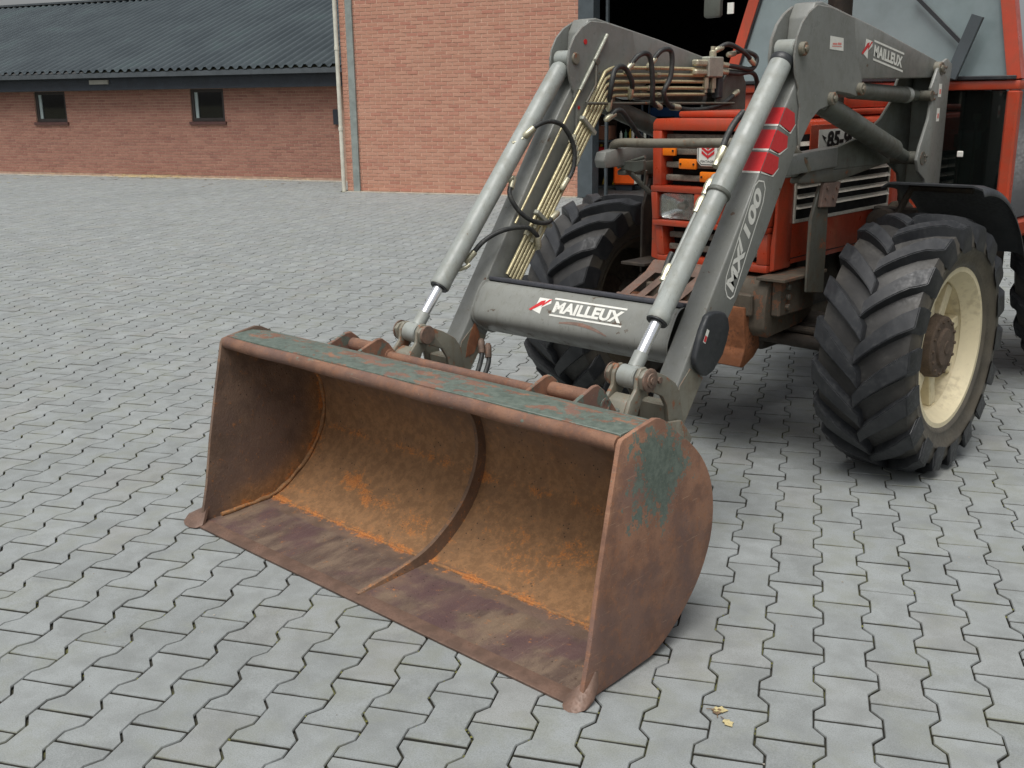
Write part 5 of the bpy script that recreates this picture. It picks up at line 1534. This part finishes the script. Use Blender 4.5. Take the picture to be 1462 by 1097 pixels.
hoses = [
    [(HX, 1.985, 1.60), (HX + .03, 1.96, 1.68), (HX + .03, 1.99, 1.765), (HX + .03, 2.06, 1.775), (HX + .03, 2.12, 1.71), (HX, 2.15, 1.65)],
    [(HX, 2.12, 1.765), (HX + .03, 2.17, 1.83), (HX + .04, 2.24, 1.83), (HX + .04, 2.27, 1.72), (HX + .03, 2.29, 1.62), (HX + .02, 2.36, 1.595)],
    [(HX, 2.30, 1.79), (HX + .03, 2.35, 1.855), (HX + .04, 2.42, 1.85), (HX + .04, 2.42, 1.74), (HX + .03, 2.38, 1.66), (HX + .02, 2.44, 1.60), (HX + .02, 2.52, 1.59)],
    [(HX, 1.98, 1.55), (HX + .02, 2.04, 1.585), (HX + .02, 2.12, 1.53), (HX + .01, 2.25, 1.44), (HX, 2.5, 1.36), (HX, 2.8, 1.35)],
    [(HX, 2.94, 1.80), (HX + .03, 3.02, 1.79), (HX + .05, 3.16, 1.78), (HX + .05, 3.20, 1.84), (HX + .03, 3.10, 1.87), (HX + .02, 2.98, 1.85)],
    [(HX, 2.94, 1.765), (HX + .03, 3.05, 1.755), (HX + .03, 3.20, 1.76), (HX + .02, 3.27, 1.70), (HX, 3.29, 1.55)],
    [(HX, 2.88, 1.87), (HX + .03, 2.95, 1.90), (HX + .06, 3.06, 1.86), (HX + .06, 3.15, 1.81)],
    [(HX, 2.5, 1.59), (HX + .01, 2.7, 1.575), (HX, 2.95, 1.60), (HX, 3.1, 1.66)],
    # loops across to the far tilt cylinder
    [(-0.515, 1.470, 1.492), (-0.49, 1.50, 1.525), (-0.478, 1.58, 1.545), (-0.465, 1.66, 1.52), (-0.455, 1.72, 1.43), (-0.452, 1.71, 1.33), (-0.462, 1.655, 1.26)],
    [(-0.53, 1.395, 1.30), (-0.51, 1.352, 1.245), (-0.48, 1.375, 1.175), (-0.455, 1.44, 1.125), (-0.45, 1.53, 1.11), (-0.458, 1.60, 1.14)],
    [(-0.545, 1.125, 0.985), (-0.51, 1.19, 1.06), (-0.475, 1.28, 1.10), (-0.455, 1.40, 1.10), (-0.45, 1.465, 1.055), (-0.46, 1.48, 1.015)],
    [(-0.47, 1.12, 0.63), (-0.45, 1.10, 0.58), (-0.44, 1.05, 0.50), (-0.44, 0.98, 0.42), (-0.45, 0.93, 0.35)],
    [(-0.45, 1.14, 0.61), (-0.43, 1.12, 0.55), (-0.42, 1.06, 0.47), (-0.42, 1.0, 0.40), (-0.44, 0.94, 0.33)],
]
for k, h in enumerate(hoses):
    r = 0.0125 if k < 8 else 0.0105
    mb = MB(); tube(mb, catmull(h, 8), r, 10); ho = lp('hydraulic_hose', mb, 'hose', None, 60)
    for a, b in ((h[0], h[1]), (h[-1], h[-2])):
        a, b = Vector(a), Vector(b); d = (b - a).normalized()
        mb = MB(); lathe(mb, a - d * 0.02, b, [(0, 0.009), (0.012, 0.015), (0.030, 0.015), (0.032, 0.0145), (0.062, 0.0145), (0.064, 0.013)], 10)
        build('ferrule', mb, 'fitting' if k < 11 else 'greyrust', ho, 40)
# feed pipes brazed to the near tilt cylinder
side = Vector((-0.045, 0, 0)); below = cd.cross(Vector((1, 0, 0))).normalized() * 0.018
A = Vector((0.552, TOPPIN.y, TOPPIN.z))
mb = MB(); tube(mb, catmull([A + cd * 0.60 + side, A + cd * 0.62 + side * 1.25, A + cd * 0.80 + side * 1.2, A + cd * 1.08 + side * 1.05, A + cd * 1.13 + side * 0.8], 6), 0.008, 8); fp = lp('feed_pipe', mb, 'greyl', None, 50)
for q in (0.62, 0.70, 1.0):
    c = A + cd * q + side * 1.24
    mb = MB(); lathe(mb, c, c + cd, [(0, 0.012), (0.014, 0.0165), (0.04, 0.0165), (0.05, 0.013), (0.07, 0.013)], 8); build('coupling_nut', mb, 'fitting', fp, 40)
mb = MB(); tube(mb, catmull([A + cd * 0.30 + side * 1.3, A + cd * 0.36 + side * 1.7, A + cd * 0.44 + side * 1.75, A + cd * 0.52 + side * 1.45], 6), 0.0125, 10); lp('hydraulic_hose', mb, 'hose', None, 60)
c = A + cd * 0.47 + side * 1.5
mb = MB(); lathe(mb, c, c + cd, [(0, 0.012), (0.004, 0.017), (0.05, 0.017), (0.055, 0.014), (0.09, 0.014)], 8); build('coupling_nut', mb, 'fitting', fp, 40)
mb = MB(); tube(mb, catmull([A + cd * 0.95 + side * 1.6, A + cd * 0.98 + side * 1.6, A + cd * 1.05 + side * 1.4], 4), 0.011, 8); build('elbow', mb, 'hose', fp, 50)
# stubs on the far tilt cylinder
for (y, z) in ((1.455, 1.475), (1.388, 1.315), (1.112, 0.968)):
    mb = MB(); tube(mb, [(-0.545, y - 0.045, z - 0.02), (-0.53, y - 0.015, z - 0.012), (-0.522, y, z)], 0.0095, 8); lp('port_stub', mb, 'fitting', None, 50)
# bucket level indicator
mb = MB(); tube(mb, [(-0.486, 1.994, 1.919), (-0.486, 1.80, 1.675)], 0.0095, 8); ind = lp('level_indicator', mb, 'alu', None, 50)
mb = MB(); tube(mb, [(-0.486, 1.80, 1.675), (-0.486, 1.36, 1.12)], 0.0055, 8); build('indicator_rod', mb, 'pipe', ind, 50)
mb = MB(); tube(mb, [(-0.475, 1.905, 1.80), (-0.470, 1.895, 1.70), (-0.465, 1.82, 1.62)], 0.006, 8); lathe(mb, (-0.49, 1.905, 1.80), (1, 1.905, 1.80), [(0, 0.014), (0.024, 0.014)], 10); build('indicator_link', mb, 'greyrod', ind, 50)
mb = MB(); tube(mb, [(-0.46, 1.818, 1.618), (-0.455, 3.06, 1.603)], 0.0065, 8); build('sync_rod', mb, 'greyrod', ind, 50)
mb = MB()
for (y, z, r) in ((1.845, 1.885, 0.012), (1.80, 1.60, 0.008)):
    lathe(mb, (-0.4935, y, z), (0, y, z), [(0, r), (0.002, r)], 14)
build('red_mark', mb, 'canred', ind, 0)

# ================================================================== BUCKET
bucket = thing('loader_bucket', 'wide rusty open loader bucket with flaking green paint resting on the paving', 'bucket', (0, 0.3, 0))
def bp(name, mb, mat, parent=None, smooth=35):
    return build(name, mb, mat, parent or bucket, smooth)
PROF = [(0.03, 0.016), (0.12, 0.018), (0.22, 0.022), (0.30, 0.026), (0.345, 0.030), (0.40, 0.050), (0.46, 0.085), (0.525, 0.135), (0.585, 0.20), (0.630, 0.285), (0.645, 0.36), (0.640, 0.44), (0.618, 0.51), (0.580, 0.57), (0.53, 0.622), (0.46, 0.675), (0.39, 0.712), (0.30, 0.726), (0.20, 0.722)]
fine = [(p.x, p.y) for p in catmull([(a, b, 0) for a, b in PROF], 5)]
NX = 81
mb = MB(); vs = []; oc = []; og = []; pl = []
ss = [0]
for i in range(1, len(fine)):
    ss.append(ss[-1] + math.hypot(fine[i][0] - fine[i - 1][0], fine[i][1] - fine[i - 1][1]))
s_weld = min(range(len(fine)), key=lambda i: abs(fine[i][0] - 0.345) + abs(fine[i][1] - 0.03)); s_cr = min(range(len(fine)), key=lambda i: abs(fine[i][1] - 0.285))
g = lambda d, w: math.exp(-(d / w) ** 2)
BLOBS = [(-0.62, 0.20, 0.09, 0.34), (-0.50, 0.14, 0.07, 0.22), (-0.33, 0.16, 0.10, 0.26), (-0.17, 0.12, 0.08, 0.30), (-0.80, 0.10, 0.07, 0.18), (0.25, 0.20, 0.10, 0.32), (0.42, 0.17, 0.09, 0.34), (0.58, 0.24, 0.10, 0.32), (0.74, 0.18, 0.10, 0.34), (0.86, 0.27, 0.10, 0.36), (0.36, 0.08, 0.08, 0.22), (0.9, 0.10, 0.08, 0.28), (0.13, 0.28, 0.06, 0.22)]
for i, (y, z) in enumerate(fine):
    for j in range(NX):
        x = -0.975 + 1.95 * j / (NX - 1)
        vs.append((x, y, z))
        w_ = ss[i] - ss[s_weld]; c_ = ss[i] - ss[s_cr]
        ochre = max(0.0, min(1.0, (w_ + 0.02) / 0.05)) * (1.0 - max(0.0, min(1.0, (c_ - 0.02) / 0.30)) * 0.85)
        orange = 0.42 * g(w_, 0.026) + 0.30 * g(c_, 0.022) + 0.34 * g(abs(x) - 0.97, 0.05) * (1 if 0 < w_ < 0.40 else 0.2) + 0.16 * g(x, 0.035) * (1 if w_ > -0.03 else 0)
        for (bx, bs, br, ba) in BLOBS:
            orange += 1.35 * ba * math.exp(-((x - bx) / br) ** 2 - ((w_ - bs) / (br * 0.62)) ** 2)
        polish = max(0.0, min(1.0, -(w_ + 0.015) / 0.10))
        oc.append(ochre); og.append(orange); pl.append(polish)
fs = []
for i in range(len(fine) - 1):
    for j in range(NX - 1):
        fs.append((i * NX + j, (i + 1) * NX + j, (i + 1) * NX + j + 1, i * NX + j + 1))
mb.add(vs, fs, ochre=oc, orange=og, polish=pl)
bp('inner_shell', mb, 'bin', None, 60)
mb = MB(); vs = []
offp = []
for i, (y, z) in enumerate(fine):
    a = Vector(fine[max(0, i - 1)]); b = Vector(fine[min(len(fine) - 1, i + 1)]); t = (b - a).normalized()
    offp.append((y + t.y * 0.012, z - t.x * 0.012))
for y, z in offp:
    vs += [(-0.975, y, z), (0.975, y, z)]
mb.add(vs, [(2 * i, 2 * i + 1, 2 * i + 3, 2 * i + 2) for i in range(len(offp) - 1)]); bp('outer_shell', mb, 'btube', None, 60)
BACK = [(y, z) for y, z in offp if z < 0.70 and y > 0.10]
BACK = [(y + 0.004, z) for y, z in BACK[::2]]
SIDE = [(0.012, 0.012), (0.05, 0.16), (0.085, 0.35), (0.13, 0.55), (0.172, 0.728), (0.182, 0.742), (0.26, 0.757), (0.335, 0.768), (0.362, 0.762), (0.40, 0.742)] + BACK[::-1] + [(0.08, 0.003)]
for s in (-1, 1):
    mb = MB(); b = prism(SIDE, 0.9755, 0.992, 0.003, 2); mb.bm(b); mir_mb(mb, s)
    if s > 0:
        bp('side_plate', mb, 'bside')
        continue
    # inner face of the far side: a fan of small faces that carries the rust attributes
    n0 = len(mb.v)
    mb.at = {'ochre': [0.1] * n0, 'orange': [0.0] * n0, 'polish': [0.0] * n0}
    cy, cz = 0.30, 0.38
    inn_ = [p for p in fine if p[0] > 0.05]
    ring = [(0.02, 0.02), (0.05, 0.16), (0.085, 0.35), (0.13, 0.55), (0.172, 0.715)] + inn_[::-1]
    NR = 14; vs = []; oc = []; og = []; pl = []
    for k_ in range(NR + 1):
        f = k_ / NR
        for (y, z) in ring:
            yy, zz = cy + (y - cy) * f, cz + (z - cz) * f
            d = min(math.hypot(yy - p[0], zz - p[1]) for p in inn_[8:56:2])
            low = max(0.0, min(1.0, (0.42 - zz) / 0.30))
            vs.append((-0.9742, yy, zz)); oc.append(0.10 + 0.75 * math.exp(-(d / 0.09) ** 2)); og.append(0.60 * math.exp(-(d / 0.035) ** 2)); pl.append(0.55 * low * (1 - math.exp(-(d / 0.12) ** 2)))
    n = len(ring); fs = []
    for k_ in range(NR):
        for q in range(n):
            fs.append((k_ * n + q, k_ * n + (q + 1) % n, (k_ + 1) * n + (q + 1) % n, (k_ + 1) * n + q))
    mb.add(vs, fs, ochre=oc, orange=og, polish=pl)
    bp('side_plate', mb, 'bin')
# the weld beads along the far side plate carry bright rust
for s in (-1, 1):
    mb = MB(); path = [(s * 0.966, y - 0.004 + 0.002 * math.sin(i * 1.7), z + 0.006 + 0.002 * math.cos(i * 2.3)) for i, (y, z) in enumerate(fine[4:70:2])]
    tube(mb, path, [0.009 + 0.002 * math.sin(i * 1.3) for i in range(len(path))], 7)
    mb.at = {'ochre': [1.0] * len(mb.v), 'orange': [0.22] * len(mb.v), 'polish': [0.0] * len(mb.v)}
    bp('weld_bead', mb, 'bin', None, 70)
mb = MB(); path = [(-0.955 + 1.91 * i / 60, 0.343 + 0.002 * math.sin(i * 1.9), 0.030 + 0.0015 * math.cos(i * 2.9)) for i in range(61)]
tube(mb, path, [0.0065 + 0.0025 * math.sin(i * 1.1) * math.sin(i * .37) for i in range(61)], 7)
mb.at = {'ochre': [1.0] * len(mb.v), 'orange': [0.45] * len(mb.v), 'polish': [0.0] * len(mb.v)}
bp('weld_bead', mb, 'bin', None, 70)
# middle rib
inner = [(0.015, 0.020), (0.10, 0.030), (0.20, 0.044), (0.33, 0.074), (0.435, 0.130), (0.518, 0.198), (0.574, 0.278), (0.604, 0.36), (0.606, 0.44), (0.586, 0.51), (0.545, 0.565), (0.50, 0.61), (0.44, 0.655), (0.38, 0.695)]
inner = [(p.x, p.y) for p in catmull([(a, b, 0) for a, b in inner], 4)]
outer = [p for p in fine[2:80:2]]
rib = inner + [(0.36, 0.712)] + outer[::-1]
vs = [(sx, y, z) for sx in (-0.008, 0.008) for y, z in inner]
m_ = len(inner)
out2 = []
for y, z in inner:
    q = min(fine, key=lambda p: (p[0] - y) ** 2 + (p[1] - z) ** 2); out2.append((q[0] + 0.003, q[1] - 0.003))
vs += [(sx, y, z) for sx in (-0.012, 0.012) for y, z in out2]
fs = []
for i in range(m_ - 1):
    fs += [(i, i + 1, m_ + i + 1, m_ + i), (2 * m_ + i + 1, 2 * m_ + i, i, i + 1)[::-1], (m_ + i, m_ + i + 1, 3 * m_ + i + 1, 3 * m_ + i)]
mb = MB(); mb.add(vs, fs, ochre=[0.35] * len(vs), orange=[0.10] * len(vs), polish=[0.0] * len(vs)); bp('middle_rib', mb, 'bin', None, 40)
# cutting edge and corner cutters
mb = MB(); mb.bm(prism([(-0.012, 0.001), (-0.014, 0.010), (0.012, 0.0165), (0.040, 0.0185), (0.040, 0.002)], -0.985, 0.985, 0.0015, 1)); bp('cutting_edge', mb, 'bedge')
for s in (-1, 1):
    mb = MB()
    if s > 0:
        arc = [(0.945, -0.008, 0.014), (0.951, -0.024, 0.005), (0.965, -0.035, 0.002), (0.985, -0.037, 0.002), (1.004, -0.027, 0.002), (1.015, -0.004, 0.005), (1.014, 0.030, 0.022), (1.004, 0.062, 0.05)]
        apex = Vector((0.9945, 0.072, 0.086))
    else:
        arc = [(0.945, -0.006, 0.014), (0.960, -0.028, 0.006), (0.99, -0.038, 0.004), (1.03, -0.034, 0.004), (1.065, -0.018, 0.005), (1.105, 0.030, 0.012), (1.05, 0.08, 0.03), (1.0, 0.10, 0.05)]
        apex = Vector((0.9945, 0.066, 0.100))
    p0 = Vector((0.945, -0.002, 0.020))
    vs = []; n = len(arc)
    for q in range(4):
        f = q / 3
        for i, a_ in enumerate(arc):
            top = p0.lerp(apex, i / (n - 1))
            vs.append(tuple(Vector(a_).lerp(top, f)))
    fs = [(q * n + i, q * n + i + 1, (q + 1) * n + i + 1, (q + 1) * n + i) for q in range(3) for i in range(n - 1)]
    m0 = len(vs)
    vs = vs + [(x, y + 0.010, max(0.001, z - 0.006)) for x, y, z in vs]
    fs = fs + [tuple(i + m0 for i in f[::-1]) for f in fs] + [(i, m0 + i, m0 + i + 1, i + 1) for i in range(n - 1)]
    fs += [(q * n, (q + 1) * n, m0 + (q + 1) * n, m0 + q * n) for q in range(3)] + [(q * n + n - 1, m0 + q * n + n - 1, m0 + (q + 1) * n + n - 1, (q + 1) * n + n - 1) for q in range(3)] + [(3 * n + i, 3 * n + i + 1, m0 + 3 * n + i + 1, m0 + 3 * n + i) for i in range(n - 1)]
    mb.add(vs, fs); bp('corner_cutter', mir_mb(mb, s), 'bedge', None, 35)
# top: green plate, front tube
mb = MB(); mb.bm(prism([(0.195, 0.742), (0.195, 0.752), (0.315, 0.757), (0.40, 0.738), (0.40, 0.728), (0.315, 0.746)], -0.9745, 0.9745, 0.002, 1)); bp('top_plate', mb, 'btop')
mb = MB(); tube(mb, [(-0.9745, 0.196, 0.722)] + [(-0.97 + 1.94 * i / 30, 0.196 + 0.0012 * math.sin(i * 1.3), 0.722 + 0.0012 * math.cos(i * 0.9)) for i in range(31)] + [(0.9745, 0.196, 0.722)], 0.025, 24); bp('lip_tube', mb, 'btube', None, 60)
# hook brackets and the rod behind the bucket
BR = [(0.42, 0.66), (0.44, 0.70), (0.565, 0.742), (0.59, 0.742), (0.625, 0.715), (0.70, 0.62), (0.735, 0.55), (0.735, 0.40), (0.66, 0.36), (0.66, 0.48), (0.61, 0.585), (0.54, 0.655)]
for a, b in ((-0.69, -0.50), (0.375, 0.58)):
    for x in (a, b):
        mb = MB(); mb.bm(prism(BR, x - 0.007, x + 0.007, 0.003, 1)); k = bp('hook_bracket', mb, 'bbrk')
        mb = MB()
        for sx in (-1, 1):
            lathe(mb, (x + sx * 0.0071, 0.625, 0.665), (x + sx, 0.625, 0.665), [(0, 0.026), (0.004, 0.026), (0.005, 0.018), (0.002, 0.016)], 18)
        build('bush', mb, 'bbrk', k)
        mb = MB()
        lathe(mb, (x + 0.0072, 0.545, 0.672), (x + 1, 0.545, 0.672), [(0, 0.009), (0.0006, 0.009)], 10); build('hole', mb, 'void', k, 0)
    mb = MB(); tube(mb, [(a + 0.0075, 0.595, 0.690), (b - 0.0075, 0.595, 0.690)], 0.027, 18); bp('hook_pin', mb, 'btube', None, 50)
    mb = MB(); mb.bm(box(a + 0.0075, b - 0.0075, 0.625, 0.70, 0.59, 0.602, 0.002)); mb.bm(box(a + 0.0075, b - 0.0075, 0.565, 0.575, 0.63, 0.665, 0.002)); bp('bracket_web', mb, 'rustplate')
mb = MB(); tube(mb, [(-0.4925, 0.625, 0.662), (-0.2, 0.628, 0.660), (0.1, 0.626, 0.661), (0.3675, 0.625, 0.662)], 0.021, 18); bp('tie_rod', mb, 'btube', None, 50)

# ================================================================== SMALL THINGS ON THE PAVING
MAT['leafy'] = plain('dry_yellow_leaf', srgb(186, 174, 130), 0.8, 0, 0.2, 60, 0.1, srgb(120, 100, 70), 0.5)
MAT['leafb'] = plain('dry_brown_leaf', srgb(112, 92, 70), 0.85, 0, 0.25, 60, 0.1)
def leaf(p, size, rot, mat, label, group='fallen leaves on the yard'):
    th = thing('fallen_leaf', label, 'leaf', p, group)
    mb = MB(); vs = []; fs = []
    out = [(0, 0), (0.25, 0.32), (0.38, 0.22), (0.62, 0.38), (0.72, 0.2), (1.0, 0.0), (0.72, -0.22), (0.6, -0.34), (0.36, -0.2), (0.22, -0.28)]
    c, s_ = math.cos(rot), math.sin(rot)
    cen = (0.5, 0.0)
    pts = [cen] + out
    for i, (a, b) in enumerate(pts):
        h = 0.004 + 0.10 * size * (abs(b) * 1.2 + 0.25 * abs(a - 0.5)) * (1 + 0.4 * math.sin(7 * a + 5 * b))
        vs.append((p[0] + size * (a * c - b * s_), p[1] + size * (a * s_ + b * c), p[2] + h))
    fs = [(0, i, i % 10 + 1) for i in range(1, 11)]
    n = len(vs)
    mb.add(vs + [(x, y, z - 0.0012) for x, y, z in vs], fs + [tuple(k + n for k in f[::-1]) for f in fs])
    build('blade', mb, mat, th, 40)
    mb = MB(); tube(mb, [(p[0], p[1], p[2] + 0.006), (p[0] - size * 0.35 * c, p[1] - size * 0.35 * s_, p[2] + 0.005)], 0.0012, 5); build('stalk', mb, 'leafb', th, 40)
leaf((1.275, 0.235, 0.001), 0.045, 0.6, 'leafy', 'pale yellow fallen leaf on the paving right of the bucket', 'fallen leaves in the foreground')
leaf((1.300, 0.222, 0.001), 0.040, 2.2, 'leafb', 'brown curled leaf touching the yellow leaf right of the bucket', 'fallen leaves in the foreground')
leaf((1.325, 0.215, 0.001), 0.040, -0.4, 'leafy', 'second pale yellow leaf piece below the brown curled leaf', 'fallen leaves in the foreground')
for k in range(26):
    t_ = random.uniform(-9, -0.5); d_ = -abs(random.gauss(0.0, 0.9)) - 0.15
    q = wpt(SHED, t_, d_, 0.002)
    leaf(tuple(q), random.uniform(0.05, 0.11), random.uniform(0, 6.28), 'leafb' if k % 3 else 'leafy', 'small dry leaf blown along the foot of the shed wall')

# uncountable bits: grit on the stones, moss in the joints, straw blown against the shed
MAT['moss'] = plain('joint_moss', srgb(112, 112, 58), 0.95, 0, 0.3, 60, 0.2)
MAT['grit'] = plain('grit', srgb(150, 146, 136), 0.9, 0, 0.35, 9, 0.2)
MAT['straw'] = plain('straw', srgb(190, 172, 128), 0.9, 0, 0.2, 20, 0.1)
OCT = [(1, 0, 0), (-1, 0, 0), (0, 1, 0), (0, -1, 0), (0, 0, 1)]
OCF = [(0, 2, 4), (2, 1, 4), (1, 3, 4), (3, 0, 4)]
mb = MB()
near = [c for c in cells if c[0] < 5.5]
for k in range(1500):
    c = near[random.randrange(len(near))]
    p = c[1]
    if math.sin(p.x * 1.9 + 0.7) * math.cos(p.y * 1.6 - 0.4) + random.gauss(0, 0.35) < 0.35:
        continue
    sx = random.choice((-1, 1)); tt = random.uniform(-0.5, 0.5) * UL
    at_ = abs(tt) / UL
    wdt = VL * 0.5 * (1.20 if at_ > 0.345 else 0.80 if at_ < 0.185 else 0.80 + 0.40 * (at_ - 0.185) / 0.16)
    q = p + PC * (sx * wdt) + PU * tt
    r_ = random.uniform(0.002, 0.0048)
    mb.add([(q.x + a * r_ * random.uniform(.7, 1.5), q.y + b * r_ * random.uniform(.7, 1.5), -0.004 + d * r_ * 1.1) for a, b, d in OCT], OCF)
o = build('joint_moss', mb, 'moss', None, 0); o['kind'] = 'stuff'; o['label'] = 'yellowish green moss in the paving joints'; o['category'] = 'moss'
mb = MB()
for k in range(900):
    c = cells[int(abs(random.gauss(0, 0.35)) * len(cells)) % len(cells)]
    q = c[1] + PC * random.uniform(-.08, .08) + PU * random.uniform(-.12, .12)
    r_ = random.uniform(0.0012, 0.0032) * (1 + c[0] / 14)
    mb.add([(q.x + a * r_ * random.uniform(.6, 1.4), q.y + b * r_ * random.uniform(.6, 1.4), 0.0005 + d * r_ * 0.8) for a, b, d in OCT], OCF)
o = build('grit', mb, 'grit', None, 0); o['kind'] = 'stuff'; o['label'] = 'pale grit scattered over the grey paving'; o['category'] = 'grit'
mb = MB()
for k in range(420):
    t_ = random.gauss(-5.0, 0.55) if k < 300 else random.uniform(-9, -0.4)
    d_ = -0.03 - abs(random.gauss(0, 0.16))
    q = wpt(SHED, t_, d_, 0.012 + abs(random.gauss(0, 0.02))); an = random.uniform(0, 6.28); L = random.uniform(0.04, 0.14)
    dv = Vector((math.cos(an), math.sin(an), random.uniform(-0.05, 0.25))) * L; w_ = Vector((-math.sin(an), math.cos(an), 0)) * 0.003
    mb.add([q - w_, q + w_, q + dv + w_, q + dv - w_, q + Vector((0, 0, .004)), q + dv + Vector((0, 0, .004))], [(0, 1, 2, 3), (0, 4, 5, 3), (1, 2, 5, 4)])
o = build('straw', mb, 'straw', None, 0); o['kind'] = 'stuff'; o['label'] = 'dry straw blown against the foot of the shed wall'; o['category'] = 'straw'
